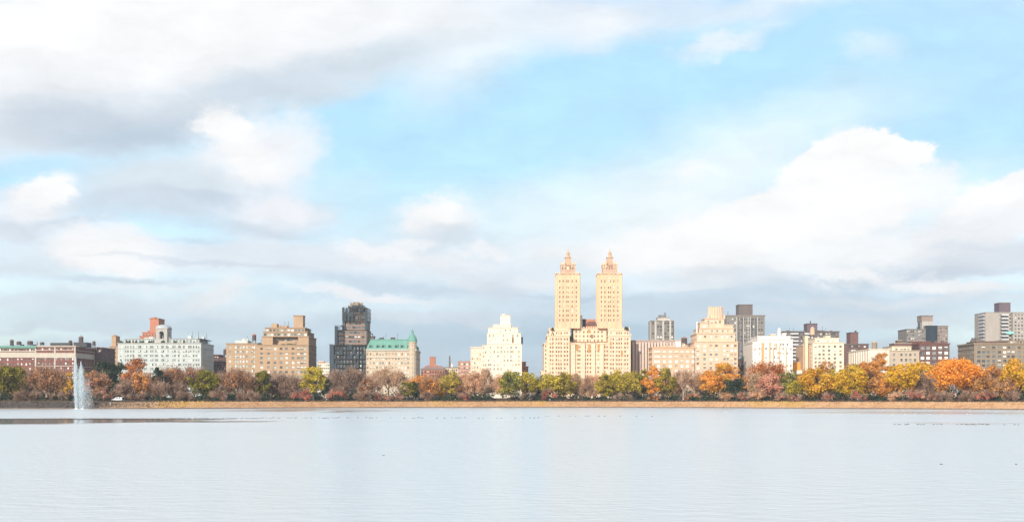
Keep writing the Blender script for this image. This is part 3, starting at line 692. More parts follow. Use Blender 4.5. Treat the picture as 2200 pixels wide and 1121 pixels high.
# the scaffolding is its own thing: poles, decks and netting
sc_root = empty('scaffolding', (PX(748, Y0-2), Y0-2, GRND)); setp(sc_root, 'dark blue grey scaffolding with netted decks stepping up the brick tower', 'scaffolding')
so_ = tuple(sc_root.location); poles = MB(); decks = MB(); nets = MB()
def scaf(x0, x1, yt, yb, Yf, dep, step=3.1, net=0.0, bays=6):
    X0, X1 = PX(x0, Yf), PX(x1, Yf); z0 = PZ(yb, Yf) if yb else GRND; z1 = PZ(yt, Yf); k = 0; z = z0
    for i in range(bays+1):
        x = X0+(X1-X0)*i/bays; poles.box(x-.14, x+.14, Yf-1.3, Yf-1.05, z0, z1); 
    for yy in np.arange(Yf, Yf+dep, 4.0):
        for x in (X0, X1): poles.box(x-.14, x+.14, yy-.12, yy+.12, z0, z1)
    while z < z1:
        decks.box(X0, X1, Yf-1.2, Yf-.3, z, z+.18); decks.box(X0, X1, Yf-1.25, Yf-1.15, z+1.0, z+1.1)
        decks.box(X0-.12, X0+.12, Yf-1, Yf+dep, z, z+.2); decks.box(X1-.12, X1+.12, Yf-1, Yf+dep, z, z+.2)
        for i in range(bays):
            if random.random() < net:
                xa = X0+(X1-X0)*i/bays; xb = X0+(X1-X0)*(i+1)/bays; nets.box(xa+.15, xb-.15, Yf-1.36, Yf-1.32, z+.1, min(z+step, z1))
        z += step
scaf(709, 785, 738.5, None, Y0, 30, net=.12, bays=11)
scaf(720, 739, 699, 740, Y0+4, 20, net=.15, bays=6)
scaf(736, 789.5, 661, 690, Y0+6, 22, net=.22, bays=14)
scaf(749, 782, 656, 668, Y0+8, 12, net=.8, bays=4)
nets.box(PX(709, Y0-2), PX(717, Y0-2), Y0-1.7, Y0-1.65, GRND, PZ(741, Y0)); nets.box(PX(736, Y0+5), PX(739, Y0+5), Y0+4.2, Y0+4.3, PZ(709, Y0), PZ(659, Y0)); nets.box(PX(784.5, Y0+5), PX(790, Y0+5), Y0+4.2, Y0+4.3, PZ(741, Y0), PZ(668, Y0))
nets.box(PX(720, Y0+2), PX(724, Y0+2), Y0+2.2, Y0+2.3, PZ(741, Y0), PZ(700, Y0))
poles.build('pole', net_dark, sc_root, so_); decks.build('deck', net_dark, sc_root, so_); [q_.build('netting', net_blue, sc_root, so_) for q_ in islands(nets)]
b = Bld('apartment_building', 'small grey rooftop block peeking between the scaffolded tower and the green roof', 796, Y0+80, grey_dk, (G_DARK,), grey_dk, 0, seed=13)
b.mass(786, 803, 722, Y0+80, 10, cols=None, side=0, ch=.4); b.mass(792, 799, 717, Y0+82, 6, yb=722, cols=None, side=0, m=white_brick, part='roof_bulkhead'); b.done()

# --- green mansard building with corner turret
b = Bld('apartment_building', 'cream stone building with green copper mansard roof and round corner turret', 840, Y0, mat('warm_limestone', (.56, .46, .34), var=.1), (G_TAN, G_GREY, G_BLUE, G_BROWN), mat('frame_cream', (.6, .54, .44), .7, 0), .4, cornice=stone_pale, seed=14)
b.mass(785, 893, 752, Y0, 43, cols=[790, 796.5, 803.5, 810, 817, 823, 830, 836.5, 844, 850.5, 857, 864, 871, 877], w=1.1, h=1.7, pitch=3.15, first=1.9, side=9, ch=1.2, cproud=.6)
b.band(785, 893, 768, Y0, 43, .4, .35, stone_pale); b.band(785, 893, 803, Y0, 43, .4, .35, stone_pale)
X0, X1 = PX(785, Y0), PX(893, Y0); ze = PZ(751, Y0)+.2; zr = PZ(729.5, Y0); rf = b.part('mansard_roof', copper); i_ = 3.2; D_ = 43
c0 = [(X0, Y0, ze), (X1, Y0, ze), (X1, Y0+D_, ze), (X0, Y0+D_, ze)]; c1 = [(X0+i_, Y0+i_, zr), (X1-i_, Y0+i_, zr), (X1-i_, Y0+D_-i_, zr), (X0+i_, Y0+D_-i_, zr)]
for k in range(4): k2 = (k+1) % 4; rf.quad(c0[k], c0[k2], c1[k2], c1[k])
rf.poly(c1); rf.box(X0+i_-.3, X1-i_+.3, Y0+i_-.3, Y0+i_+.2, zr-.1, zr+.5)
for k in range(28): x = X0+3+k*(X1-X0-6)/27; rf.tube((x, Y0+.2, ze), (x+(0), Y0+i_-.1, zr), .09, .09, 4)
for px in (796, 811.5, 823, 837, 851.5, 863.5, 878):
    x = PX(px, Y0+.6); dmr = MB(); dmr.box(x-1.3, x+1.3, Y0+.3, Y0+2.6, ze-.1, ze+2.8, 0, skip='f'); dmr.box(x-1.3, x-.8, Y0+.29, Y0+.31, ze-.1, ze+2.8); dmr.box(x+.8, x+1.3, Y0+.29, Y0+.31, ze-.1, ze+2.8)
    dmr.quad((x-.8, Y0+.6, ze), (x+.8, Y0+.6, ze), (x+.8, Y0+.6, ze+2.4), (x-.8, Y0+.6, ze+2.4), 1); dmr.poly([(x-1.5, Y0+.2, ze+2.8), (x+1.5, Y0+.2, ze+2.8), (x, Y0+.2, ze+4.4)])
    dmr.quad((x-1.5, Y0+.2, ze+2.8), (x, Y0+.2, ze+4.4), (x, Y0+3.2, ze+4.4), (x-1.5, Y0+3.2, ze+2.8)); dmr.quad((x, Y0+.2, ze+4.4), (x+1.5, Y0+.2, ze+2.8), (x+1.5, Y0+3.2, ze+2.8), (x, Y0+3.2, ze+4.4))
    dmr.build('dormer', [copper, G_DARK], b.root, b.org)
for k in range(4):
    yy = Y0+7+k*9; dmr = MB(); dmr.box(X1-2.6, X1-.3, yy-1.1, yy+1.1, ze-.1, ze+3.0); dmr.build('dormer', copper, b.root, b.org)
cx = PX(886, Y0+1); tu = b.part('turret', mat('warm_limestone', (1, 1, 1))); tu.prism(cx, Y0+1.5, GRND, PZ(736, Y0), 2.9, 2.9, 20); tu.prism(cx, Y0+1.5, PZ(736, Y0), PZ(734, Y0), 3.3, 3.3, 20)
for k in range(20):
    for a in (200, 235, 270, 305, 340):
        z = PZ(741, Y0)-k*3.15
        if z > 9: b.part('turret_window', G_GREY).prism(cx+2.5*math.cos(R(a)), Y0+1.5+2.5*math.sin(R(a)), z-1.0, z+.7, .55, .55, 4, rot=R(a))
td = b.part('turret_dome', copper); zt_ = PZ(734, Y0); prev = (3.4, zt_)
for rr_, zz in ((3.35, 733), (3.1, 728), (2.5, 723), (1.6, 719), (.9, 716.5), (.8, 712), (.95, 711.5), (.45, 709.5), (.08, 705)):
    td.prism(cx, Y0+1.5, prev[1], PZ(zz, Y0), prev[0], rr_, 16); prev = (rr_, PZ(zz, Y0))
b.clutter(800, 870, 729.5, Y0+4, 30, 7, roof_dk, 2.4); b.done()

# --- low red ranges behind the trees
b = Bld('church_building', 'low red brick hall with stepped red chimney stack, behind the orange trees', 935, Y0+90, brick_orange, (G_DARK,), brick_orange, .2, cornice=grey_conc, seed=15)
b.mass(905, 956, 793, Y0+90, 30, cols=9, w=1.3, h=1.8, side=0)
x0, x1 = PX(905, Y0+90), PX(956, Y0+90); zz = PZ(793, Y0+90); r_ = b.part('roof', mat('slate_pink', (.35, .22, .19))); r_.quad((x0, Y0+90, zz+.4), (x1, Y0+90, zz+.4), (x1-3, Y0+100, zz+3), (x0+3, Y0+100, zz+3)); r_.quad((x0+3, Y0+100, zz+3), (x1-3, Y0+100, zz+3), (x1, Y0+120, zz+.4), (x0, Y0+120, zz+.4))
ck = b.part('chimney', brick_orange); ck.box(PX(919, Y0+98), PX(940, Y0+98), Y0+98, Y0+104, zz+.5, PZ(784, Y0+98)); ck.box(PX(923, Y0+98), PX(935, Y0+98), Y0+98.5, Y0+103.5, PZ(784, Y0+98), PZ(767, Y0+98)); ck.box(PX(922, Y0+98), PX(936, Y0+98), Y0+98.2, Y0+103.8, PZ(767, Y0+98), PZ(766, Y0+98)); b.done()
b = Bld('low_building', 'low cream building with a thin tall flue and small white lantern on its roof', 968, Y0+110, cream, (G_DARK,), cream, .2, cornice=grey_conc, seed=16)
b.mass(956.5, 992, 789, Y0+110, 20, cols=8, w=1.2, h=1.6, side=0); b.part('flue', grey_dk).prism(PX(966, Y0+112), Y0+113, PZ(789, Y0+110), PZ(764, Y0+112), .7, .5, 8)
l = b.part('roof_lantern', white_stone); l.prism(PX(970, Y0+115), Y0+115, PZ(789, Y0+110), PZ(784, Y0+115), 1.7, 1.7, 10); l.prism(PX(970, Y0+115), Y0+115, PZ(784, Y0+115), PZ(780, Y0+115), 1.7, .1, 10); b.done()
b = Bld('apartment_building', 'pink brick building peeking out left of the stepped cream tower', 997, Y0+60, mat('pink_brick', (.52, .30, .24)), (G_DARK, G_BROWN), cream, .5, seed=17)
b.mass(984, 1012, 776, Y0+60, 20, cols=5, w=1.6, h=1.6, side=0, ch=.4); b.mass(990, 1008, 801, Y0+56, 3.9, cols=4, w=1.2, h=1.4, side=0, m=cream_lt, part='annex'); b.done()

# --- stepped cream tower
cl = mat('cream_light', (1, 1, 1)); cf = mat('frame_cream', (.6, .54, .44), .7, 0)
b = Bld('apartment_tower', 'stepped cream white apartment tower with square top turret, left of the twin towered building', 1083, Y0, cl, (G_TAN, G_TAN, G_GREY, BLIND), cf, .5, seed=18)
b.mass(1011, 1036, 746, Y0+4, 30, cols=[1015, 1020, 1026, 1032], w=1.1, h=1.5, pitch=3.0, side=0, m=cream)
b.mass(1036.1, 1046, 741, Y0+2, 32, cols=[1039, 1043.5], w=1.1, h=1.5, side=0, ch=.5)
b.mass(1046.1, 1121, 738, Y0, 38, cols=[1050, 1054, 1062, 1070, 1077, 1084, 1091, 1098, 1102, 1109, 1115], w=1.1, h=1.5, pitch=3.0, first=2.0, side=7, ch=.2)
b.mass(1046.6, 1119, 715, Y0+.6, 36, yb=738.2, cols=[1052, 1060, 1067, 1074, 1082, 1090, 1102, 1112], w=1.1, h=1.5, side=5, ch=.3)
b.mass(1049, 1113, 703, Y0+1.6, 32, yb=715.2, cols=[1056, 1066, 1076, 1086, 1096, 1106], w=1.1, h=1.5, side=4, ch=.4)
b.mass(1060, 1098, 697, Y0+3, 26, yb=703.2, cols=4, w=1.1, h=1.3, first=.7, side=2, ch=.3)
b.mass(1075, 1096, 676.5, Y0+5, 7, yb=697.2, cols=[1085], w=.7, h=1, side=0, ch=.4, part='roof_turret'); b.mass(1079, 1085, 673.8, Y0+6, 3, yb=676.3, cols=None, side=0, part='roof_turret', cap=False)
dk = b.part('terrace_awning', G_BROWN); dk.box(PX(1100, Y0), PX(1103, Y0), Y0+.2, Y0+.598, PZ(736, Y0), PZ(724, Y0)); dk.box(PX(1066, Y0+1), PX(1069, Y0+1), Y0+1.2, Y0+1.59, PZ(722, Y0), PZ(714.5, Y0)); b.part('terrace_planting', green_plant).box(PX(1120, Y0+3), PX(1123.5, Y0+3), Y0+3, Y0+7, PZ(738, Y0), PZ(723, Y0)); b.done()
b = Bld('apartment_building', 'narrow orange brick building just right of the stepped cream tower', 1127, Y0+60, brick_orange, (G_BROWN,), brick_orange, .1, seed=19)
b.mass(1112, 1130, 777, Y0+60, 14, cols=3, w=1, h=1.4, side=0, ch=.3); b.mass(1120, 1135, 787, Y0+64, 14, cols=None, side=0, ch=.3); b.done()

# --- twin towered building
gd = gold; gt = mat('golden_stone_tower', (.67, .49, .32), var=.12); gcr = mat('crown_stone', (.52, .35, .25), var=.2)
b = Bld('twin_tower_building', 'huge golden cream apartment building with two tall matching pinnacled towers', 1262, Y0, gd, (G_BROWN, G_BROWN, G_BROWN, G_TAN), cf, .08, cornice=gd, seed=20)
c = lambda v: v/5.096+1140
b.mass(1162, 1170, 797, Y0+4, 20, cols=None, side=0); b.mass(1169, 1176, 737, Y0+3, 40, cols=[1172.5], w=1.0, h=1.5, pitch=2.9, side=6)
LW = [c(v) for v in (218, 245, 285, 310, 335, 375, 403)]; CW_ = [c(v) for v in (470, 487, 520, 540, 572, 598, 625, 655, 680, 708, 740, 763, 790, 815, 838)]; RW = [c(v) for v in (880, 905, 945, 970, 995, 1035, 1063)]
b.mass(1176.1, 1224, 721, Y0, 46, cols=LW, w=1.15, h=1.6, pitch=2.9, first=1.6, side=9, ribs=True)
b.mass(1307, 1355, 721, Y0, 46, cols=RW, w=1.15, h=1.6, pitch=2.9, first=1.6, side=7, ribs=True)
b.mass(1224.1, 1306.9, 738, Y0+2.5, 43, cols=[c(445)]+CW_, w=1.1, h=1.6, pitch=2.9, first=1.6, side=0, ribs=False, ch=1.0)
b.mass(1232, 1303, 706, Y0+9, 34, yb=738.2, cols=[c(v) for v in (500, 540, 583, 625, 655, 700, 740, 782)], w=1.2, h=1.6, pitch=2.95, first=1.5, side=3)
b.mass(1180, 1224, 709, Y0+2.5, 40, yb=721.3, cols=[c(v) for v in (240, 285, 310, 335, 375, 400)], w=1.1, h=1.6, first=1.3, side=6)
b.mass(1307, 1352, 709, Y0+2.5, 40, yb=721.3, cols=[c(v) for v in (880, 905, 945, 970, 995, 1035, 1063)], w=1.1, h=1.6, first=1.3, side=5)
b.mass(1184, 1222, 704, Y0+5, 34, yb=709.3, cols=None, side=0, ch=.5); b.mass(1309, 1350, 704, Y0+5, 34, yb=709.3, cols=None, side=0, ch=.5)
# projecting bays with stepped heads in the court
for px0, px1, yt in ((1226, 1236, 739), (1250, 1257, 736), (1270, 1279, 736), (1289, 1297, 738)):
    b.mass(px0, px1, yt, Y0+1.2, 1.25, cols=None, side=0, ch=.3, part='bay')
ac = mat('bronze_spandrel', (.50, .27, .10), var=.15)
sp_ = b.part('spandrel', ac)
for px, y0_, y1_ in ((1266, 707, 715), (1240.5, 738, 752), (1266.5, 738, 757), (1287, 738, 752), (1185.5, 736, 742), (1218, 737, 742), (1313, 733, 742), (1336, 752, 766)):
    sp_.box(PX(px-2.5, Y0), PX(px+2.5, Y0), Y0-.05 if not 1225 < px < 1306 else Y0+2.25, Y0-.01 if not 1225 < px < 1306 else Y0+2.49, PZ(y1_, Y0), PZ(y0_, Y0))
# parapet finials on the terraces
fn = b.part('finial', gd)
for x0_, x1_, y_, Yq in ((1176, 1224, 721, Y0), (1307, 1355, 721, Y0), (1180, 1224, 709, Y0+2.5), (1307, 1352, 709, Y0+2.5), (1226, 1305, 738, Y0+2.5), (1234, 1301, 706, Y0+9)):
    n = int((x1_-x0_)/5)
    for k in range(n+1):
        x = PX(x0_+(x1_-x0_)*k/n, Yq); z = PZ(y_, Yq); fn.box(x-.35, x+.35, Yq-.3, Yq+.4, z+.36, z+1.5)
# towers
for tn_, tx0, tx1 in ((0, 1195, 1246), (1, 1284.5, 1336)):
    Yt = Y0+6; tw = MB(); k0 = len(b.wins)
    tcols = [tx0+(v-282)/5.096 for v in (322, 362, 400, 422, 458, 502)]
    key = ('tower', 'tower_wall_%d' % tn_); b.mb[key] = (tw, gt, 'tower')
    wal = b.part; 
    b.part = lambda name, m=None, _w=wal, _t=tw: _t if name in ('wall', 'cornice') else _w(name, m)
    b.mass(tx0, tx1, 588.5, Yt, 17, yb=705, cols=tcols, w=.95, h=1.75, rows=[604, 618, 628, 638, 648, 658, 667.5, 677.5, 687.5], side=5, ch=.8)
    b.part = lambda name, m=None, _w=wal: _w('tower_crown', gcr)
    b.mass(tx0+10.5, tx1-10, 569.5, Yt+3.5, 10, yb=588.5, cols=[tx0+14, tx0+19.5, tx0+25, tx0+30.5, tx0+36], w=.9, h=2.2, pitch=3.2, first=.9, side=3, ch=.6)
    b.mass(tx0+19.5, tx1-19.5, 553, Yt+6.7, 4, yb=569.5, cols=None, side=0, ch=.5)
    b.part = wal
    X0, X1 = PX(tx0, Yt), PX(tx1, Yt); zt = PZ(588.5, Yt); zb_ = PZ(704, Yt)
    for x in [PX(q_, Yt) for q_ in (tx0+.8, tx0+12, tx0+17.6, tx0+29.0, tx0+37.5, tx1-.8)]: tw.box(x-.4, x+.4, Yt-.35, Yt-.003, zb_, zt+1.2)
    for x in (X0-.01, X1+.01):
        for yy in (1.2, 5.5, 11, 15.8): tw.box(min(x, x+math.copysign(.35, x-(X0+X1)/2)), max(x, x+math.copysign(.35, x-(X0+X1)/2)), Yt+yy-.4, Yt+yy+.4, zb_, zt+1.0)
    for fx in (tx0+1.5, tx1-1.5, tx0+8, tx1-8):
        x = PX(fx, Yt)
        for yy in (Yt+.6, Yt+16.4): tw.prism(x, yy, zt, zt+2.2, .5, .12, 4, rot=R(45))
    for fx in (tx0+11.5, tx1-11.2, tx0+17.5, tx1-17.5):
        for yy in (Yt+4, Yt+13): x = PX(fx, Yt+4); tw.prism(x, yy, PZ(570, Yt+4)-1.5, PZ(562.5 if abs(fx-(tx0+tx1)/2) > 10 else 561, Yt+4), 1.0, .45, 4, rot=R(45))
    ln_ = MB(); cx = PX((tx0+tx1)/2, Yt+8); cy = Yt+8.7
    ln_.prism(cx, cy, PZ(553, cy), PZ(551, cy), 1.9, 1.6, 8, rot=R(22.5)); 
    for k in range(8): a = R(45*k); ln_.tube((cx+1.1*math.cos(a), cy+1.1*math.sin(a), PZ(551, cy)), (cx+.95*math.cos(a), cy+.95*math.sin(a), PZ(543, cy)), .22, .2, 5)
    ln_.prism(cx, cy, PZ(551, cy), PZ(543, cy), .8, .7, 8); ln_.prism(cx, cy, PZ(543, cy), PZ(540.5, cy), 1.15, .6, 8, rot=R(22.5)); ln_.prism(cx, cy, PZ(540.5, cy), PZ(533, cy), .42, .05, 6)
    b.part('court_balustrade', G_BROWN)
    lo = ln_.build('pinnacle', peach, b.root, b.org)
mb_ = b.part('roof_bulkhead', net_dark); mb_.box(PX(1247, Y0+16), PX(1259, Y0+16), Y0+16, Y0+24, PZ(706, Y0+9), PZ(685, Y0+16))
b.part('roof_house', brick_orange).box(PX(1259.2, Y0+16), PX(1279, Y0+16), Y0+15, Y0+25, PZ(706, Y0+9), PZ(685.5, Y0+16)); b.part('roof_house_roof', brick_dark).poly([(PX(1258, Y0+14), Y0+14, PZ(698, Y0+14)), (PX(1284, Y0+14), Y0+14, PZ(698, Y0+14)), (PX(1277, Y0+14), Y0+14.8, PZ(690, Y0+14)), (PX(1264, Y0+14), Y0+14.8, PZ(690, Y0+14))])
b.part('roof_ball', white_stone).prism(PX(1248.5, Y0+15), Y0+14, PZ(704, Y0), PZ(677, Y0+14), .9, .8, 8)
b.part('court_balustrade', G_BROWN).box(PX(1229, Y0+2.5), PX(1305, Y0+2.5), Y0+1.9, Y0+2.2, PZ(735, Y0), PZ(733.2, Y0))
tp = b.part('terrace_planting', green_plant)
for px, yy in ((1187, 706), (1187, 718), (1228, 722), (1344, 704), (1347, 705)): tp.prism(PX(px, Y0+3), Y0+1.5, PZ(yy+2.5, Y0), PZ(yy-3, Y0), 1.3, .6, 7)
tp.box(PX(1225, Y0), PX(1230, Y0), Y0+3, Y0+6, PZ(738, Y0), PZ(720, Y0))
b.done()

# --- ribbed slab and grey tower behind
b = Bld('office_slab', 'pinkish grey slab with tall vertical ribs, right of the twin towered building', 1402, Y0+24, pinkgrey, (G_DARK,), pinkgrey, 0, seed=21)
b.mass(1358, 1447, 732, Y0+24, 22, cols=None, side=0, ch=1.2); rb = b.part('rib', mat('rib_concrete', (.60, .48, .41))); sl_ = b.part('window_strip', G_DARK)
for k in range(14):
    x = PX(1359+k*6.6, Y0+24); rb.box(x, x+1.45, Y0+23.2, Y0+23.99, GRND, PZ(734.5, Y0+24)); sl_.box(x+1.46, x+1.95, Y0+23.75, Y0+23.98, GRND, PZ(737, Y0+24))
b.done()
b = Bld('residential_tower', 'slim grey brown tower with pale balcony bands and stepped roof, behind the ribbed slab', 1423, Y0+220, grey_conc, (G_DARK, G_GREY), grey_conc, .2, seed=22)
b.mass(1399, 1448, 689, Y0+220, 22, cols=[1403, 1414, 1420, 1429.5, 1436, 1444], w=1.8, h=1.7, pitch=3.0, first=1.2, side=4, ch=.6)
vb = b.part('balcony_band', mat('pale_concrete', (.50, .46, .40)))
for px in (1408.5, 1425, 1440): vb.box(PX(px-2, Y0+220), PX(px+2, Y0+220), Y0+219.5, Y0+219.98, PZ(735, Y0+220), PZ(689, Y0+220))
bl = b.part('balcony', mat('pale_concrete', (1, 1, 1)))
for k in range(14):
    for px in (1398, 1448.5): bl.box(PX(px-2, Y0+220), PX(px+1, Y0+220), Y0+220, Y0+226, PZ(692+k*3.6, Y0+220)-.6, PZ(692+k*3.6, Y0+220)+.4)
b.mass(1413, 1439, 682, Y0+224, 12, yb=689.2, cols=5, w=1.2, h=1.3, side=0, m=mat('pale_concrete', (1, 1, 1)), part='penthouse', ch=.3); b.mass(1417, 1431, 677, Y0+226, 8, yb=682.2, cols=None, side=0, part='penthouse', ch=.3); b.part('roof_mast', m_steel).box(PX(1428.5, Y0+226), PX(1430.5, Y0+226), Y0+228, Y0+229, PZ(677, Y0+226), PZ(671, Y0+226)); b.done()

# --- peach block and big ornate peach building
b = Bld('apartment_building', 'long low peach apartment block with rows of bright white windows', 1448, Y0, peach, (BLIND, BLIND, G_TAN), mat('frame_white', (1, 1, 1)), .6, seed=23)
b.mass(1401, 1495, 746, Y0, 22, cols=[1408, 1414.5, 1427, 1440, 1453, 1465, 1477, 1489], w=2.0, h=2.0, pitch=3.25, first=2.2, side=6, ch=.9); b.band(1401, 1495, 757, Y0, 22, .5, .3, cream); b.band(1401, 1495, 768, Y0, 22, .4, .3, cream)
b.mass(1450, 1463, 731.5, Y0+6, 7, yb=746, cols=None, side=0, m=white_stone, part='roof_bulkhead'); b.clutter(1408, 1445, 746, Y0+2, 16, 5, peach, 1.6); b.clutter(1464, 1480, 746, Y0+6, 14, 3, cream, 4); b.done()
water_tank(1472, 722, 742, 13, Y0+12, 'wide dark tank with orange cap on the low peach block', roof=brick_orange, legs=False)
b = Bld('apartment_tower', 'ornate peach stone apartment tower with stepped terraces and a fluted crown', 1538, Y0, mat('peach_stone', (.68, .50, .36), var=.08), (G_TAN, G_BROWN, BLIND, G_GREY), cf, .35, seed=24)
b.mass(1492, 1585, 734, Y0, 38, cols=[1499.5, 1514, 1527.5, 1539.5, 1557, 1563, 1572.5, 1580], w=1.9, h=1.7, pitch=3.1, first=1.9, side=7, ribs=True)
b.mass(1497, 1579, 716, Y0+2.5, 32, yb=734.2, cols=[1504, 1515, 1528, 1539, 1551, 1562, 1572], w=1.5, h=1.7, pitch=3.0, first=1.4, side=5)
b.mass(1502, 1576, 705, Y0+4, 28, yb=716.2, cols=[1510, 1520, 1530, 1541, 1553, 1564], w=1.3, h=1.6, first=1.2, side=4, ch=.6)
b.mass(1504, 1522, 693, Y0+5, 18, yb=705.2, cols=[1513], w=2.0, h=2.0, first=1.3, side=2); b.mass(1556, 1575, 698, Y0+5, 18, yb=705.2, cols=[1565], w=1.6, h=1.4, first=.6, side=2)
b.mass(1514, 1556, 684, Y0+6, 15, yb=705.2, cols=[1522, 1530, 1538, 1547], w=1.2, h=2.0, pitch=3.3, first=1.4, side=3)
b.mass(1496.2, 1498.5, 691, Y0+5, 1.0, yb=716, cols=None, side=0, part='flagpole', m=white_stone, cap=False)
cn = b.part('crown', mat('peach_stone', (1, 1, 1))); cx = PX(1537, Y0+13)
for k in range(16):
    a = R(22.5*k); cn.tube((cx+5.0*math.cos(a), Y0+13+5.0*math.sin(a), PZ(684, Y0+13)), (cx+4.6*math.cos(a), Y0+13+4.6*math.sin(a), PZ(660 if k % 2 else 658.5, Y0+13)), .75, .6, 6)
cn.prism(cx, Y0+13, PZ(684.5, Y0+13), PZ(661, Y0+13), 5.2, 4.7, 16)
for k in (-1, 1): cn.prism(cx+k*5.6, Y0+8, PZ(684.5, Y0+8), PZ(675, Y0+8), 1.0, .4, 6)
b.done()
b = Bld('residential_tower', 'plain grey concrete tower with dark window stripes and a boxy penthouse', 1602, Y0+200, grey_conc, (G_DARK, G_GREY, G_BLUE), grey_conc, .25, seed=25)
b.mass(1561, 1643, 678, Y0+200, 30, cols=[1565, 1574, 1579.5, 1588, 1592.5, 1600, 1605, 1609.5, 1614, 1619, 1624, 1631, 1637], w=1.4, h=1.6, pitch=3.0, first=2.3, side=5, ch=1.2)
st = b.part('window_stripe', mat('stripe_dark', (.10, .10, .11)))
for x0_, x1_ in ((1586, 1594.5), (1614.5, 1624)): st.box(PX(x0_, Y0+200), PX(x0_+2, Y0+200), Y0+199.6, Y0+199.98, GRND, PZ(682, Y0+200)); st.box(PX(x1_-1, Y0+200), PX(x1_+.6, Y0+200), Y0+199.6, Y0+199.98, GRND, PZ(682, Y0+200))
pr = b.part('pale_pier', mat('pale_concrete', (1, 1, 1)))
for x_ in (1582, 1597.5, 1607, 1612, 1627.5): pr.box(PX(x_-.8, Y0+200), PX(x_+.8, Y0+200), Y0+199.5, Y0+199.985, GRND, PZ(681, Y0+200))
b.mass(1587, 1617, 654, Y0+206, 14, yb=678, cols=None, side=0, part='penthouse', m=grey_dk, ch=.4); b.part('roof_mast', m_steel).tube((PX(1564, Y0+205), Y0+205, PZ(678, Y0+205)), (PX(1564, Y0+205), Y0+205, PZ(668, Y0+205)), .25, .15); b.done()
b = Bld('low_building', 'small pink brick house with a green roof, in the gap below the grey tower', 1604, Y0+40, mat('pink_brick', (1, 1, 1)), (G_DARK,), cream, .3, cornice=copper, seed=26)
b.mass(1592, 1618, 771, Y0+40, 16, cols=4, w=1.2, h=1.6, side=0, ch=.5); b.mass(1586, 1598, 783, Y0+36, 3.9, cols=None, side=0, m=roof_dk, part='annex', ch=.3)
p_ = b.part('roof_planting', mat('roof_grass', (.14, .20, .04), .9, .4)); p_.box(PX(1600, Y0+41), PX(1612, Y0+41), Y0+41, Y0+50, PZ(771, Y0+40)+.4, PZ(764, Y0+41)); b.done()

# --- bright white building
b = Bld('apartment_building', 'dazzling white building with stepped parapet and orange brick recesses', 1660, Y0, white_stone, (G_TAN, BLIND, G_GREY), cf, .5, seed=27)
b.mass(1617, 1627, 735, Y0+1, 36, cols=[1622], w=1.2, h=1.6, side=0); b.mass(1627.1, 1703, 729, Y0, 38, cols=[1632, 1637, 1646, 1656.5, 1664, 1672, 1677.5, 1683, 1692, 1699], w=1.3, h=1.7, pitch=3.0, first=2.6, side=6, ch=.6)
b.mass(1628, 1698, 722.5, Y0+3, 30, yb=729.2, cols=8, w=1.3, h=1.2, first=.6, side=0, ch=.6); b.mass(1681, 1688, 715.5, Y0+5, 5, yb=722.3, cols=None, side=0, part='chimney', ch=.3); b.mass(1655, 1666, 718, Y0+6, 5, yb=722.3, cols=None, side=0, m=peach, part='roof_bulkhead', ch=.3)
rc = b.part('brick_panel', mat('orange_panel', (.62, .36, .17)))
for x0_, x1_, ya_, yb2 in ((1636, 1642, 736, 800), (1652.5, 1655.5, 734, 800), (1660.5, 1663, 748, 775), (1674, 1676, 742, 790), (1688, 1690, 745, 800), (1666, 1669, 737, 752)): rc.box(PX(x0_, Y0), PX(x1_, Y0), Y0-.12, Y0-.006, PZ(yb2, Y0), PZ(ya_, Y0))
b.done()
water_tank(1677, 703, 724, 8, Y0+60, 'pale cylindrical tank standing behind the dazzling white building', body=white_stone, roof=white_stone, legs=False)
b = Bld('residential_tower', 'dark slab block with white balcony stripes and small penthouse', 1743, Y0+150, grey_dk, (G_DARK, G_GREY), grey_dk, .3, cornice=grey_dk, seed=28)
b.mass(1684, 1803, 712, Y0+150, 20, cols=[1689, 1695, 1699, 1703, 1707, 1711, 1717, 1722, 1728, 1733, 1738, 1745, 1758, 1764, 1770, 1776, 1782, 1788, 1793, 1798], w=1.5, h=1.5, pitch=2.95, first=1.2, side=4, ch=.8)
bl = b.part('balcony', mat('balcony_white', (.62, .64, .66)))
for k in range(15):
    z = PZ(715+k*7.8, Y0+150)
    for x0_, x1_ in ((1699, 1715), (1728, 1739)): bl.box(PX(x0_, Y0+150), PX(x1_, Y0+150), Y0+148.6, Y0+149.98, z-1.2, z-.1)
b.mass(1734, 1756, 695, Y0+153, 12, yb=712, cols=None, side=0, part='penthouse', m=mat('mauve_dark', (.15, .11, .13)), ch=.4); b.part('roof_mast', m_steel).box(PX(1741, Y0+154), PX(1743, Y0+154), Y0+155, Y0+156, PZ(695, Y0+153), PZ(689, Y0+153)); b.clutter(1690, 1730, 712, Y0+150, 18, 5, grey_dk, 1.6); b.clutter(1762, 1800, 712, Y0+150, 18, 5, grey_dk, 1.6); b.done()
b = Bld('low_building', 'low building with a plain bright orange wall and white top behind the trees', 1713, Y0+20, orange_wall, (G_DARK,), cream, 0, cornice=cream, seed=29)
b.mass(1704, 1725, 778, Y0+20, 10, cols=None, side=0, ch=.3); b.mass(1703, 1711, 773, Y0+24, 6, yb=778.2, cols=None, side=0, m=white_stone, part='roof_bulkhead', cap=False); b.mass(1712, 1724, 795, Y0+15, 4.9, cols=None, side=0, m=white_stone, part='annex', ch=.2); b.done()

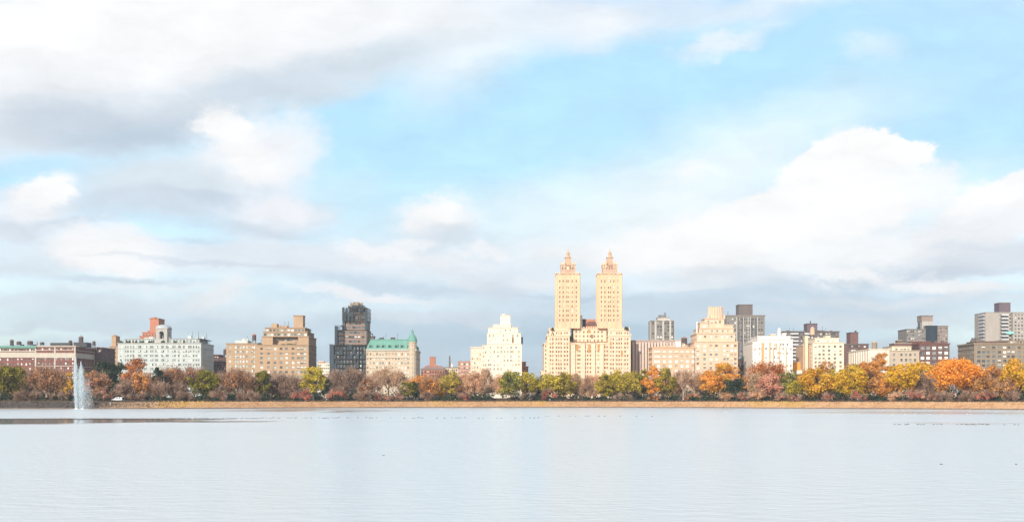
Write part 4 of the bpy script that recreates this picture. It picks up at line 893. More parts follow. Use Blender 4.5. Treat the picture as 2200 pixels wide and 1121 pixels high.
# --- cream block with round tank
cb = mat('cream_warm', (.76, .64, .49), var=.07)
b = Bld('apartment_building', 'cream apartment block with tan side wall and a slim chimney, behind orange trees', 1780, Y0, cb, (G_DARK, G_BROWN, G_GREY), cf, .3, cornice=cb, seed=30)
b.mass(1746, 1813, 736, Y0, 36, cols=[1752.5, 1761, 1769.5, 1781.5, 1794, 1806], w=1.7, h=1.5, pitch=2.75, first=1.9, side=4, ch=.5)
b.mass(1751, 1802, 726, Y0+4, 24, yb=736.2, cols=[1758, 1771, 1775, 1779, 1790], w=1.4, h=1.3, first=1.4, side=0, ch=.5); b.mass(1774, 1784, 721, Y0+6, 6, yb=726.2, cols=None, side=0, part='roof_bulkhead', ch=.3)
b.mass(1730, 1736, 721, Y0+6, 5, cols=None, side=0, part='chimney', m=gold, ch=.3); b.mass(1726, 1745.8, 741, Y0+10, 24, cols=None, side=0, part='side_wing', m=peach, ch=.4); b.done()
water_tank(1749, 700, 726, 10, Y0+14, 'peach coloured round tank above the cream block with the slim chimney', body=peach, roof=peach)
b = Bld('residential_tower', 'dark red brick block with a narrow tower, right of the cream block', 1838, Y0+110, brick_dark, (G_DARK, G_GREY), grey_dk, .2, cornice=grey_dk, seed=31)
b.mass(1808, 1866, 739, Y0+110, 20, cols=[1826, 1831, 1836, 1841, 1846, 1858], w=1.7, h=1.4, pitch=2.9, first=1.2, side=0, ch=.8); b.mass(1827, 1844, 714, Y0+112, 12, yb=739, cols=None, side=0, ch=.5, part='tower', m=mat('tower_dark_red', (.19, .10, .09))); b.part('roof_mast', m_steel).box(PX(1838, Y0+113), PX(1841, Y0+113), Y0+114, Y0+116, PZ(714, Y0+112), PZ(709.5, Y0+112)); b.done()
b = Bld('museum_building', 'low cream stone building with long plain lit side wall, behind the orange brown trees', 1890, Y0-35, cream_lt, (G_DARK,), cream, .2, cornice=cream_lt, seed=32)
b.mass(1868, 1911, 750, Y0-35, 55, cols=None, side=0, ch=.6); pi = b.part('pilaster', white_stone)
for k in range(9): x = PX(1868, Y0-35); yy = Y0-33+k*6; pi.box(x-.35, x-.004, yy-.5, yy+.5, GRND, PZ(752, Y0-35))
b.done()
water_tank(1883, 732, 749, 12, Y0, 'tan rooftop tank above the low cream museum like building', body=ochre, roof=peach, legs=False)
b = Bld('apartment_building', 'tan stone building with low upper storey, left of the dark red block with white windows', 1940, Y0, mat('tan_stone', (.50, .41, .31)), (G_DARK, G_GREY), cf, .1, seed=33)
b.mass(1912, 1975, 753, Y0, 34, cols=[1921, 1937, 1947, 1956, 1966], w=1.6, h=1.9, pitch=3.6, first=2.0, side=3, ch=.6); b.mass(1916, 1958, 743.5, Y0+3, 22, yb=753.2, cols=[1926, 1937, 1944, 1952], w=1.8, h=1.0, first=1.6, side=0, m=cream, ch=.5); b.mass(1921, 1958, 737, Y0+8, 12, yb=743.7, cols=None, side=0, m=brick_dark, part='roof_house', ch=.3); b.mass(1928, 1936, 731, Y0+10, 5, yb=737.2, cols=None, side=0, m=brick_dark, part='chimney', ch=.3); b.done()
b = Bld('residential_tower', 'grey brick tower with a dark netted centre and a round topped penthouse', 1992, Y0+160, grey_conc, (G_DARK, G_GREY), grey_conc, .35, seed=34)
b.mass(1948, 1989, 707, Y0+160, 24, cols=10, w=1.2, h=1.5, pitch=2.9, first=1.2, side=4, ch=.5); b.mass(1989.1, 2037, 700, Y0+162, 24, cols=[2017, 2022, 2028, 2033], w=1.3, h=1.5, pitch=2.9, first=1.2, side=0, ch=.5, m=mat('mauve_brick', (.30, .23, .20)))
b.part('netting', mat('netting_navy', (.025, .04, .055), .8, .2)).box(PX(1989, Y0+160), PX(2013, Y0+160), Y0+159, Y0+161, PZ(742, Y0+160), PZ(699, Y0+160)); b.mass(1981, 2004, 690, Y0+168, 12, yb=707, cols=None, side=0, part='penthouse', m=stone_grey, cap=False); b.mass(1980, 2004, 678, Y0+168, 12, yb=690, cols=None, side=0, part='penthouse', m=mat('mauve_brick', (1, 1, 1)), ch=.6); b.part('roof_mast', m_steel).prism(PX(1975, Y0+165), Y0+166, PZ(707, Y0+160), PZ(692, Y0+165), 1.0, .7, 8); b.done()
b = Bld('apartment_building', 'dark red brick block with large white windows behind bright orange trees', 2008, Y0+4, brick_dark, (G_GREY, G_DARK, BLIND), mat('frame_white', (1, 1, 1)), .45, cornice=brick_red, seed=35)
b.mass(1975.2, 2040, 738, Y0+4, 34, cols=[1982, 1994, 2007, 2020, 2033], w=2.6, h=2.2, pitch=3.5, first=1.9, side=0, ch=.8); b.mass(1958.5, 2000, 734, Y0+20, 12, yb=745, cols=None, side=0, part='roof_house', m=brick_dark); b.clutter(1985, 2035, 738, Y0+8, 24, 8, brick_dark, 3.5); b.done()
b = Bld('apartment_building', 'wide ochre brick apartment block with tall dark windows at the right edge', 2150, Y0, ochre, (G_DARK, G_DARK, G_GREY, G_BLUE), grey_conc, .2, cornice=ochre, seed=36)
b.mass(2093, 2250, 738, Y0, 33, cols=[2103, 2113, 2123, 2135, 2147.5, 2159, 2167, 2177, 2190, 2203, 2215, 2227, 2240], w=2.3, h=1.9, pitch=3.1, first=1.9, side=7, ch=1.1, cproud=.7, ribs=True); b.band(2093, 2250, 749, Y0, 33, .4, .3)
b.mass(2098, 2165, 733, Y0+8, 20, yb=738.2, cols=None, side=0, m=brick_dark, part='roof_house', ch=.4); b.mass(2150, 2230, 731, Y0+12, 14, yb=738.2, cols=12, w=1.6, h=1.1, first=.6, side=0, m=tan_brick, part='roof_house', ch=.4); b.clutter(2100, 2120, 733, Y0+8, 15, 4, grey_dk, 3); b.done()
b = Bld('residential_tower', 'tall pale concrete tower with stacked balconies at the right edge', 2160, Y0+210, mat('pale_tower', (.40, .36, .32)), (G_DARK, G_GREY), grey_conc, .2, seed=37)
b.mass(2117, 2146, 671, Y0+210, 26, cols=None, side=0, ch=.5, cproud=.2); b.mass(2146.1, 2176, 671, Y0+213, 26, cols=[2151, 2158, 2165, 2171], w=2.0, h=1.6, pitch=3.0, first=1.4, side=0, ch=.5); b.mass(2176.1, 2250, 671, Y0+209, 26, cols=[2182, 2189, 2196, 2204, 2214, 2224, 2234], w=1.5, h=1.5, pitch=3.0, first=1.4, side=0, ch=.5)
bl = b.part('balcony', mat('balcony_white', (1, 1, 1)))
for k in range(18):
    z = PZ(676+k*7.5, Y0+210); bl.box(PX(2151, Y0+210), PX(2166, Y0+210), Y0+208.6, Y0+212.9, z-.6, z+.4); bl.box(PX(2113, Y0+212), PX(2117, Y0+212), Y0+212, Y0+224, z-.6, z+.3)
b.mass(2147, 2171, 650, Y0+216, 12, yb=671.2, cols=None, side=0, part='penthouse', m=mat('mauve_dark', (.15, .11, .13)), ch=.4); b.part('balcony_screen', mat('aqua', (.25, .6, .58))).box(PX(2160, Y0+210), PX(2177, Y0+210), Y0+208.2, Y0+208.5, PZ(717, Y0+210), PZ(712, Y0+210)); b.done()

# ------------------------------------------------------------------ trees
LM = {
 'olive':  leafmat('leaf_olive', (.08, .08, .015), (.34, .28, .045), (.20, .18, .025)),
 'olive_lit': leafmat('leaf_olive_sunny', (.17, .135, .015), (.64, .48, .07), (.40, .31, .04)),  # brighter copy of olive, stronger sunlight put into the leaf colour
 'green':  leafmat('leaf_green', (.10, .11, .03), (.42, .39, .12), (.25, .25, .06)),
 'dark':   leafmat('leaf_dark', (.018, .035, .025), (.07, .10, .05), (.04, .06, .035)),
 'lime':   leafmat('leaf_yellow_green', (.26, .21, .02), (.72, .54, .07), (.50, .40, .045)),
 'gold':   leafmat('leaf_gold', (.40, .23, .015), (.88, .54, .06), (.68, .41, .03)),
 'orange': leafmat('leaf_orange', (.46, .18, .025), (.92, .44, .10), (.74, .32, .05)),
 'bright': leafmat('leaf_bright_orange', (.60, .20, .02), (.97, .46, .09), (.88, .36, .05)),
 'rust':   leafmat('leaf_rust', (.34, .10, .025), (.78, .32, .10), (.56, .20, .055)),
 'russet': leafmat('leaf_russet', (.26, .12, .055), (.66, .34, .16), (.45, .22, .10)),
 'amber':  leafmat('leaf_amber', (.32, .15, .04), (.78, .40, .13), (.56, .27, .08)),
 'pink':   leafmat('leaf_pink', (.44, .18, .12), (.80, .42, .28), (.62, .29, .19)),
 'red':    leafmat('leaf_red', (.34, .09, .06), (.68, .25, .16), (.52, .16, .11)),
 'mauve':  leafmat('twig_mauve', (.17, .105, .075), (.50, .34, .25), (.33, .215, .155)),
 'beige':  leafmat('twig_beige', (.34, .20, .12), (.76, .52, .34), (.54, .35, .22)),
 'peach':  leafmat('leaf_peach', (.48, .25, .13), (.88, .54, .32), (.70, .39, .22)),
}
bark = mat('bark', (.10, .075, .06), .9, .3, 1.0); bark_pale = mat('bark_pale', (.50, .40, .32), .9, .2, 1.0); bark_dark = mat('bark_dark', (.05, .04, .035), .9, .3, 1.0)
def unit(v): return v/np.maximum(np.linalg.norm(v, axis=1, keepdims=True), 1e-6)
def leafquads(cen, rad, n, size, jit=.55, flat=.8):
    idx = rng.integers(0, len(cen), n); dd = rng.normal(size=(n, 3)); dd[:, 2] += .35; dd[:, 1] -= .15; dd = unit(dd)
    rr = rad[idx][:, None]; p = cen[idx]+dd*rr*(rng.uniform(.55, 1.08, (n, 1)))*np.array([1, 1, flat])
    nn = unit(dd+rng.normal(size=(n, 3))*jit); u = unit(np.cross(nn, rng.normal(size=(n, 3)))); w = np.cross(nn, u)
    s = size*rng.uniform(.55, 1.35, (n, 1)); s2 = s*rng.uniform(.5, 1, (n, 1))
    return np.stack([p-u*s-w*s2, p+u*s-w*s2*.6, p+u*s*.7+w*s2, p-u*s*.6+w*s2*.8], 1).reshape(-1, 3)
def twigs(cen, rad, base, n, wd=.07):
    idx = rng.integers(0, len(cen), n); c_ = cen[idx]; out_ = unit(c_-base+rng.normal(size=(n, 3))*.8*rad[idx][:, None]); out_ = unit(out_+rng.normal(size=(n, 3))*.55+np.array([0, 0, .35]))
    p = c_+rng.normal(size=(n, 3))*rad[idx][:, None]*.5; ln_ = rng.uniform(.8, 2.3, (n, 1)); q = p+out_*ln_
    sd = unit(np.cross(out_, rng.normal(size=(n, 3))))*wd*rng.uniform(.6, 1.8, (n, 1))
    return np.stack([p-sd, p+sd, q+sd*.3, q-sd*.3], 1).reshape(-1, 3)
def make_tree(name, label, px, yt, wpx, Y, kind, shape='round', group=None, bare=0.0, trunk=None, base=None, dens=1.0, cat='tree', ybase=None, mix=None):
    x = PX(px, Y); z0 = gz(x, Y) - .15
    if base is not None: z0 = base
    zt = PZ(yt, Y); H = zt-z0; Rr = wpx*Y/F/2*1.06
    root = empty(name, (x, Y, z0)); setp(root, label, cat, group)
    shrub = cat == 'shrub'
    zb = H*(.02 if shrub else {'round': .10, 'tall': .08, 'spread': .16, 'low': .05, 'open': .34}[shape])
    nC = int((40 if not shrub else 12)*(1.25 if shape in ('spread', 'round') else 1)*min(1.5, max(.7, Rr/8)))
    dd = unit(rng.normal(size=(nC, 3))); ra = rng.uniform(.25, 1, (nC, 1))**.4*.80
    cH = (H-zb)/2; cz = zb+cH; cen = dd*ra*np.array([Rr, Rr*.9, cH])
    if shape == 'spread': cen[:, 2] = cen[:, 2]*.85+cH*.12*(1-(cen[:, 0]/Rr)**2)
    if shape == 'tall': cen[:, :2] *= (1-.45*np.clip(cen[:, 2:3]/cH, -.6, 1))
    cen[:, 0] += rng.normal(0, Rr*.05, nC)
    rad = Rr*rng.uniform(.17, .34, nC); rad = np.minimum(rad, cH*.5)
    top = (cen[:, 2]+rad*.75).max(); cen[:, 2] = np.where(cen[:, 2] > 0, cen[:, 2]+(cH-top)*np.clip(cen[:, 2]/max(cen[:, 2].max(), .1), 0, 1), cen[:, 2]); cen[:, 2] += cz
    # trunk with limbs
    tb = MB(); bm_ = trunk or (bark if not bare else bark_pale if kind in ('beige',) else bark)
    tr_ = .012*H+.022*Rr+.05; fork = Vector((rng.normal(0, .03)*Rr, 0, max(zb*.9, H*.16)))
    if not shrub: tb.tube((0, 0, 0), (0, 0, .6), tr_*1.6, tr_*1.1, 8); tb.tube((0, 0, .6), fork, tr_*1.1, tr_*.85, 8)
    mids = []
    order = np.argsort(-rad)[:int(nC*(1 if bare > .3 else .6))]
    mainl = [Vector((math.cos(a)*Rr*.33, math.sin(a)*Rr*.3, cz*rng.uniform(.7, .95))) for a in rng.uniform(0, 6.28, 5)]+[Vector((0, 0, cz*1.1))]
    for ml in mainl:
        md = (fork+ml)/2+Vector((0, 0, -.04*H)); tb.tube(fork, md, tr_*.6, tr_*.48, 6); tb.tube(md, ml, tr_*.48, tr_*.32, 6)
    for i in order:
        c_ = Vector(cen[i]); ml = min(mainl, key=lambda q: (q-c_).length); md = (ml+c_)/2+Vector((0, 0, .06*(c_-ml).length)); tb.tube(ml, md, tr_*.28, tr_*.18, 5); tb.tube(md, c_, tr_*.18, tr_*.06, 4)
        if bare > .3:
            for k in range(4):
                e_ = c_+(c_-ml).normalized()*rad[i]*.8+Vector(rng.normal(0, rad[i]*.5, 3)); tb.tube(md.lerp(c_, .3+.2*k), e_, tr_*.08, tr_*.02, 3)
    o = tb.build('trunk' if not shrub else 'stems', bm_, root)
    area = 4*math.pi*(Rr*(cH+Rr)/2)
    lsz = .33 if not shrub else .24
    n = int(min(8500, area/(lsz*lsz*4)*2.6)*dens*(.45 if shape == 'open' else 1))
    Vs = []; MI = []
    if bare < 1:
        q = leafquads(cen, rad, int(n*(1-bare)), lsz); Vs.append(q); MI.append(np.zeros(len(q)//4))
    if bare > 0:
        bc = np.array([fork.x, fork.y, fork.z]); q = twigs(cen, rad*1.2, bc, int(n*bare*1.7), .085); Vs.append(q); MI.append(np.ones(len(q)//4) if bare < 1 else np.zeros(len(q)//4)+1)
    if mix:
        q = leafquads(cen[::3], rad[::3]*1.02, int(n*.25), lsz); Vs.append(q); MI.append(np.full(len(q)//4, 2))
    V = np.concatenate(Vs); MI = np.concatenate(MI)
    me = quads_mesh('crown', V, [LM[kind], LM['mauve'] if kind not in ('beige', 'peach') else LM['beige'], LM[mix] if mix else LM[kind]], MI)
    o = bpy.data.objects.new('crown' if not shrub else 'foliage', me); COL.objects.link(o); o.parent = root
    return root
def row(px, off):                       # distance of the shore row at a photo column
    Y = 640.0
    for _ in range(12): Y = YS(PX(px, Y))+off
    return Y
T = [  # px, top, width, offset behind shore (or absolute if >400), kind, shape, bare, label, extras
 (20, 783, 84, 45, 'olive', 'round', 0, 'olive green tree at the left edge below the green corniced block', {}),
 (-22, 790, 60, 70, 'olive', 'round', 0, 'olive tree cut by the left edge of the frame', {}),
 (101, 788, 86, 38, 'russet', 'spread', .55, 'spreading russet brown tree with pale leaning trunk left of the fountain', {'trunk': bark_pale}),
 (145, 798, 34, 80, 'gold', 'round', 0, 'small yellow tree just left of the fountain', {}),
 (61, 800, 60, 110, 'mauve', 'round', .6, 'grey brown tree between the olive tree and the russet tree at left', {}),
 (206, 796, 66, 48, 'russet', 'round', .4, 'brownish pink tree just right of the fountain', {'mix': 'pink'}),
 (228, 776, 72, 110, 'dark', 'round', 0, 'tall dark green tree behind the brownish pink tree right of the fountain', {}),
 (258, 777, 46, 130, 'dark', 'tall', 0, 'dark green tree directly left of the rust red treetop', {}),
 (176, 792, 44, 120, 'green', 'round', 0, 'green tree behind the upper fountain jet', {}),
 (292, 769, 64, 90, 'rust', 'round', .1, 'tall rust red tree in front of the broad white apartment house', {}),
 (303, 799, 52, 42, 'orange', 'round', .2, 'orange brown tree standing before the rust red one', {'mix': 'pink'}),
 (268, 816, 44, 40, 'mauve', 'round', .6, 'small mauve tree left of the orange brown one, above the white car', {}),
 (338, 789, 42, 95, 'dark', 'tall', 0, 'dark green tree right of the rust red one', {}),
 (372, 788, 78, 110, 'russet', 'spread', .5, 'brown treetop under the middle of the broad white apartment house', {}),
 (346, 824, 44, 40, 'mauve', 'round', .75, 'low grey bare tree left of the large rounded olive tree, nearer the orange tree', {}),
 (388, 827, 42, 40, 'mauve', 'round', .75, 'low grey bare tree close to the left side of the large rounded olive tree', {}),
 (418, 789, 60, 125, 'rust', 'spread', .5, 'rusty brown treetop behind the large rounded olive tree', {}),
 (437, 793, 66, 36, 'olive', 'round', 0, 'large rounded olive tree in front of the shaded end of the white apartment house', {}),
 (512, 794, 84, 50, 'russet', 'spread', .55, 'spreading brown tree with pale forked limbs below the block with pale shades', {'trunk': bark_pale}),
 (481, 800, 50, 110, 'mauve', 'round', .6, 'dull brown tree in the gap right of the large rounded olive tree', {}),
 (562, 795, 46, 44, 'olive', 'tall', 0, 'upright olive tree in front of the left end of the large tan building', {}),
 (578, 803, 34, 80, 'dark', 'round', 0, 'dark tree behind the right side of the upright olive tree', {}),
 (610, 806, 70, 50, 'mauve', 'round', .8, 'dark mauve bare tree in front of the large tan building', {}),
 (643, 816, 36, 90, 'mauve', 'round', .85, 'bare tree left of the yellow green tree, low on the tan facade', {}),
 (673, 786, 60, 34, 'lime', 'round', 0, 'bright yellow green tree between the tan building and the scaffolded tower', {}),
 (697, 808, 34, 60, 'dark', 'round', 0, 'dark green tree tucked behind the right of the yellow green tree', {}),
 (722, 800, 56, 90, 'mauve', 'tall', .9, 'tall grey bare tree at the left foot of the scaffolded tower', {}),
 (760, 790, 58, 80, 'mauve', 'open', .9, 'tall grey bare tree at the middle of the scaffolded tower', {}),
 (787, 812, 40, 50, 'russet', 'tall', .6, 'thin brown tree where the scaffolded tower meets the green roofed building', {}),
 (812, 797, 46, 60, 'beige', 'open', .95, 'thin beige bare tree at the left of the green roofed building', {}),
 (835, 790, 50, 70, 'beige', 'open', .95, 'tallest beige bare tree in front of the green roofed building', {}),
 (858, 800, 40, 55, 'beige', 'open', .95, 'beige bare tree just left of the small olive tree below the turret', {}),
 (874, 819, 36, 34, 'olive', 'round', 0, 'small olive tree below the round turret', {}),
 (891, 819, 32, 50, 'dark', 'round', 0, 'small dark tree right beside the olive one below the turret', {}),
 (922, 809, 44, 42, 'orange', 'round', .3, 'orange tree in front of the low red brick hall', {}),
 (946, 812, 34, 60, 'gold', 'round', .1, 'golden tree squeezed between the orange and the yellow green trees', {}),
 (968, 795, 46, 46, 'lime', 'round', .1, 'yellow green tree in front of the low cream building with flue', {}),
 (990, 817, 34, 70, 'russet', 'round', .6, 'brown thin tree at the foot of the pink brick building', {}),
 (1020, 797, 50, 40, 'peach', 'round', .35, 'peach coloured tree at the left foot of the stepped cream tower', {}),
 (1043, 795, 40, 60, 'beige', 'round', .7, 'beige thin leaved tree at the middle foot of the stepped cream tower', {}),
 (1099, 795, 62, 36, 'green', 'round', 0, 'green tree covering the right foot of the stepped cream tower', {'mix': 'lime'}),
 (1131, 798, 54, 40, 'lime', 'round', 0, 'dusty green tree in the gap between the cream tower and the twin towered building', {}),
 (1153, 815, 26, 60, 'dark', 'round', 0, 'small dark tree between the dusty green tree and the olive yellow tree', {}),
 (1180, 801, 56, 42, 'lime', 'spread', 0, 'low yellow tree at the left foot of the twin towered building', {}),
 (1210, 799, 62, 48, 'olive', 'round', 0, 'olive tree with spreading crown below the left tower', {}),
 (1240, 806, 34, 60, 'beige', 'tall', .85, 'beige bare tree just right of the olive tree below the left tower', {}),
 (1262, 812, 32, 50, 'beige', 'tall', .8, 'pale bare tree below the gap between the two towers', {}),
 (1299, 800, 46, 44, 'olive', 'tall', 0, 'narrow olive tree right of the pale bare tree between the towers', {}),
 (1324, 793, 56, 50, 'lime', 'round', 0, 'olive yellow tree directly below the right tower', {'mix': 'olive'}),
 (1357, 797, 66, 40, 'lime', 'spread', .05, 'wide yellow green tree below the right wing of the twin towered building', {'mix': 'olive'}),
 (1383, 792, 34, 58, 'olive', 'tall', 0, 'upright olive tree directly left of the tall orange one', {}),
 (1402, 786, 48, 34, 'orange', 'tall', 0, 'tall narrow orange tree in front of the ribbed slab', {}),
 (1430, 789, 52, 38, 'olive', 'tall', 0, 'upright green tree right of the tall narrow orange one', {'mix': 'olive'}),
 (1468, 797, 44, 48, 'beige', 'open', .75, 'pinkish bare tree with pale limbs, left part of the pair below the peach block', {'trunk': bark_pale}),
 (1492, 796, 44, 60, 'beige', 'open', .7, 'pinkish bare tree with pale limbs, beside the big orange tree', {'trunk': bark_pale}),
 (1530, 793, 62, 40, 'orange', 'round', .1, 'orange tree with dark gaps at the foot of the ornate peach tower', {'mix': 'gold'}),
 (1560, 778, 66, 52, 'orange', 'round', .1, 'tallest orange tree, reaching up the right of the ornate peach tower', {'mix': 'gold'}),
 (1577, 812, 48, 36, 'dark', 'round', 0, 'dark evergreen under the right side of the tallest orange tree', {}),
 (1603, 806, 34, 70, 'russet', 'round', .6, 'thin brown tree right of the dark evergreen', {}),
 (1648, 774, 104, 110, 'rust', 'spread', .2, 'broad rust coloured treetop under the dazzling white building', {}),
 (1632, 800, 50, 60, 'beige', 'round', .5, 'pale olive brown tree below the left of the broad rust treetop', {'mix': 'olive'}),
 (1656, 800, 60, 36, 'pink', 'round', .1, 'salmon pink tree below the dazzling white building', {}),
 (1697, 793, 60, 70, 'green', 'round', 0, 'green tree behind the salmon pink one, below the orange wall', {'mix': 'olive'}),
 (1706, 816, 38, 42, 'lime', 'round', 0, 'low yellow green tree right of the salmon pink one', {}),
 (1738, 800, 60, 90, 'olive', 'spread', 0, 'olive treetop behind the large gold orange tree', {}),
 (1757, 788, 88, 40, 'gold', 'round', .08, 'large gold orange tree in front of the cream block with slim chimney', {'mix': 'orange'}),
 (1775, 776, 44, 120, 'russet', 'round', .5, 'thin russet treetop against the cream block with slim chimney', {}),
 (1795, 792, 40, 80, 'olive', 'round', 0, 'olive green treetop between the two large gold trees', {}),
 (1826, 781, 74, 40, 'gold', 'round', 0, 'large golden yellow tree right of the gold orange one', {'mix': 'lime'}),
 (1868, 776, 76, 56, 'russet', 'round', .2, 'tall brown orange tree in front of the low cream building', {'mix': 'orange'}),
 (1889, 758, 44, 125, 'peach', 'round', .3, 'thin orange treetop rising against the low cream building', {'mix': 'orange'}),
 (1895, 812, 50, 38, 'peach', 'round', .25, 'low peach orange tree before the brown orange one', {}),
 (1940, 779, 74, 40, 'gold', 'spread', 0, 'golden tree with layered branches below the tan stone building', {}),
 (1982, 776, 70, 110, 'gold', 'spread', .1, 'golden treetop behind, below the dark red block with white windows', {'mix': 'orange'}),
 (1985, 801, 48, 60, 'mauve', 'round', .75, 'mauve bare tree with dark base between the golden and bright orange trees', {}),
 (2053, 766, 122, 40, 'bright', 'spread', 0, 'great bright orange tree with pale trunk near the right edge', {'trunk': bark_pale}),
 (2096, 786, 60, 58, 'orange', 'round', .3, 'brown orange tree right behind the great bright orange one', {}),
 (2134, 784, 54, 90, 'orange', 'round', .35, 'soft orange treetop below the wide ochre block', {'mix': 'peach'}),
 (2118, 812, 60, 36, 'russet', 'round', .5, 'thin brown tree in front of the soft orange treetop', {}),
 (2187, 769, 84, 44, 'gold', 'spread', .05, 'gold and orange tree at the right edge of the frame', {'mix': 'orange'}),
 (2160, 812, 46, 34, 'peach', 'round', .45, 'pale russet low tree before the gold tree at the right edge', {}),
 (2235, 782, 60, 60, 'orange', 'round', .1, 'orange tree cut by the right edge', {}),
]
for px, yt, wd, off, kind, shape, bare, label, ex in T:
    if kind == 'russet': bare *= .5
    if px > 1500 and bare < .6: bare *= .5
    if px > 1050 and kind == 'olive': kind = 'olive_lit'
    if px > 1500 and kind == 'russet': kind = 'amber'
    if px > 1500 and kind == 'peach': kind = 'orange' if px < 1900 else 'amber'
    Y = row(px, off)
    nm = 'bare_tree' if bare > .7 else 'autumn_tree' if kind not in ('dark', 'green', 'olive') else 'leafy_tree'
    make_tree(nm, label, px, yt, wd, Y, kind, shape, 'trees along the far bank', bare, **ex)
# second line of trees that fills the gaps behind the front ones
back = [(30, 'mauve'), (120, 'russet'), (330, 'russet'), (455, 'mauve'), (540, 'russet'), (585, 'mauve'), (905, 'orange'), (955, 'russet'),
        (1000, 'peach'), (1335, 'lime'), (1370, 'lime'), (1445, 'russet'), (1515, 'russet'), (1615, 'russet'), (1670, 'green'), (1720, 'olive'), (1815, 'olive'), (1920, 'orange'), (1965, 'orange'), (1275, 'peach'), (1080, 'peach'), (1165, 'olive'), (1225, 'lime'), (1310, 'lime'), (1850, 'gold'), (1785, 'orange'), (2175, 'gold'),
        (2020, 'orange'), (2080, 'orange'), (2150, 'orange'), (2210, 'orange')]
for px, kind in back:
    make_tree('autumn_tree', 'thinner shorter tree of the second row, half hidden behind the trees on the far bank', px, random.uniform(800, 811), random.uniform(50, 72), row(px, random.uniform(95, 130)), kind, 'round', 'half hidden trees of the second row', .35 if kind in ('mauve', 'russet') else .1, dens=.7)
# ---- shrubs along the path
SHR = [(645, 837, 44, 'red', 'red shrub under the left side of the yellow green tree'), (724, 836, 48, 'red', 'red shrub at the left foot of the scaffolded tower'),
 (780, 842, 40, 'russet', 'pinkish brown shrub at the right foot of the scaffolded tower'), (812, 846, 34, 'red', 'dull red low shrub below the beige bare trees'), (845, 846, 40, 'pink', 'pinkish low shrub left of the small olive tree'),
 (918, 846, 30, 'russet', 'brown low shrub under the orange tree by the red brick hall'), (1000, 846, 36, 'red', 'red brown low shrub left of the peach tree'), (1180, 838, 36, 'red', 'rose red shrub under the low yellow tree'),
 (1405, 849, 26, 'orange', 'small orange shrub under the tall narrow orange tree'), (1487, 845, 32, 'rust', 'rust red round shrub below the peach block'), (1560, 846, 30, 'peach', 'peach shrub below the dark evergreen'),
 (1598, 844, 40, 'pink', 'pink shrub right of the dark evergreen'), (1625, 842, 34, 'peach', 'peach shrub left of the salmon pink tree'), (1675, 846, 40, 'pink', 'pink shrub at the foot of the salmon pink tree'), (1708, 848, 34, 'pink', 'pink shrub below the low yellow green tree'),
 (1777, 847, 40, 'red', 'rose shrub under the large gold orange tree'), (1849, 840, 36, 'red', 'brick red domed shrub under the brown orange tree'), (1960, 841, 50, 'red', 'red shrub right below the golden layered tree'),
 (2000, 845, 46, 'pink', 'dusty pink shrub left of the pale trunk of the bright orange tree'), (1925, 846, 30, 'peach', 'peach low shrub left of the golden layered tree'), (2123, 842, 44, 'red', 'red shrub below the soft orange treetop'), (2168, 846, 40, 'russet', 'brown shrub near the right edge'),
 (2030, 848, 44, 'mauve', 'dark mauve shrub beside the pale trunk of the bright orange tree'), (2075, 846, 40, 'russet', 'brown shrub right of the pale trunk of the bright orange tree'),
 (232, 838, 30, 'pink', 'small pink shrub right of the fountain'), (205, 844, 34, 'dark', 'dark low shrub right of the fountain base'), (470, 842, 40, 'russet', 'brown shrub right of the large rounded olive tree'), (300, 848, 50, 'russet', 'dull brown shrub under the orange brown tree'),
 (400, 848, 44, 'mauve', 'grey brown shrub left of the large rounded olive tree'), (530, 846, 50, 'mauve', 'grey shrub under the spreading brown tree'), (1135, 846, 30, 'dark', 'dark low shrub under the dusty green tree'), (1340, 848, 40, 'dark', 'dark low shrub below the right tower'),
 (60, 846, 60, 'mauve', 'grey brown low shrub left of the leaning pale trunk'), (130, 848, 40, 'dark', 'dark low shrub just left of the fountain')]
for px, yt, wd, kind, label in SHR:
    make_tree('shrub', label, px, yt, wd, row(px, random.uniform(17, 24)), kind, 'low', 'shrubs along the far path', .35 if kind in ('mauve', 'russet') else .1, cat='shrub', dens=1.4)
# ---- dark undergrowth and fallen leaves beneath the trees
def undergrowth():
    Vs = []; MI = []
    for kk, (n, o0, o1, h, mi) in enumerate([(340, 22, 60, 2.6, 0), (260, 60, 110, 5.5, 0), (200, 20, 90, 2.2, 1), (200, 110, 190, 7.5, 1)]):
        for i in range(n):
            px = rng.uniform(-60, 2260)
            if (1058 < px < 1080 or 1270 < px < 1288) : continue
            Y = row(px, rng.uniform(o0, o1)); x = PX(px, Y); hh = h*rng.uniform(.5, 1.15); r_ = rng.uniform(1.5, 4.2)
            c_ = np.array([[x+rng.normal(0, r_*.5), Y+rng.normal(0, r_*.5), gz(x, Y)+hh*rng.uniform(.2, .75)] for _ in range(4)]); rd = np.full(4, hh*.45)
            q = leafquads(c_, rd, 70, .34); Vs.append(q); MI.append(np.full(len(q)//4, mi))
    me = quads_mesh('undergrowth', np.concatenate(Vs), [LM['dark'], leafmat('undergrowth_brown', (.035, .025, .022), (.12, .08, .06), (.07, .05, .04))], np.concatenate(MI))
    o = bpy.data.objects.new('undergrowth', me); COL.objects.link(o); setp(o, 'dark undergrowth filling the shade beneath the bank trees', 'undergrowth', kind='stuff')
undergrowth()

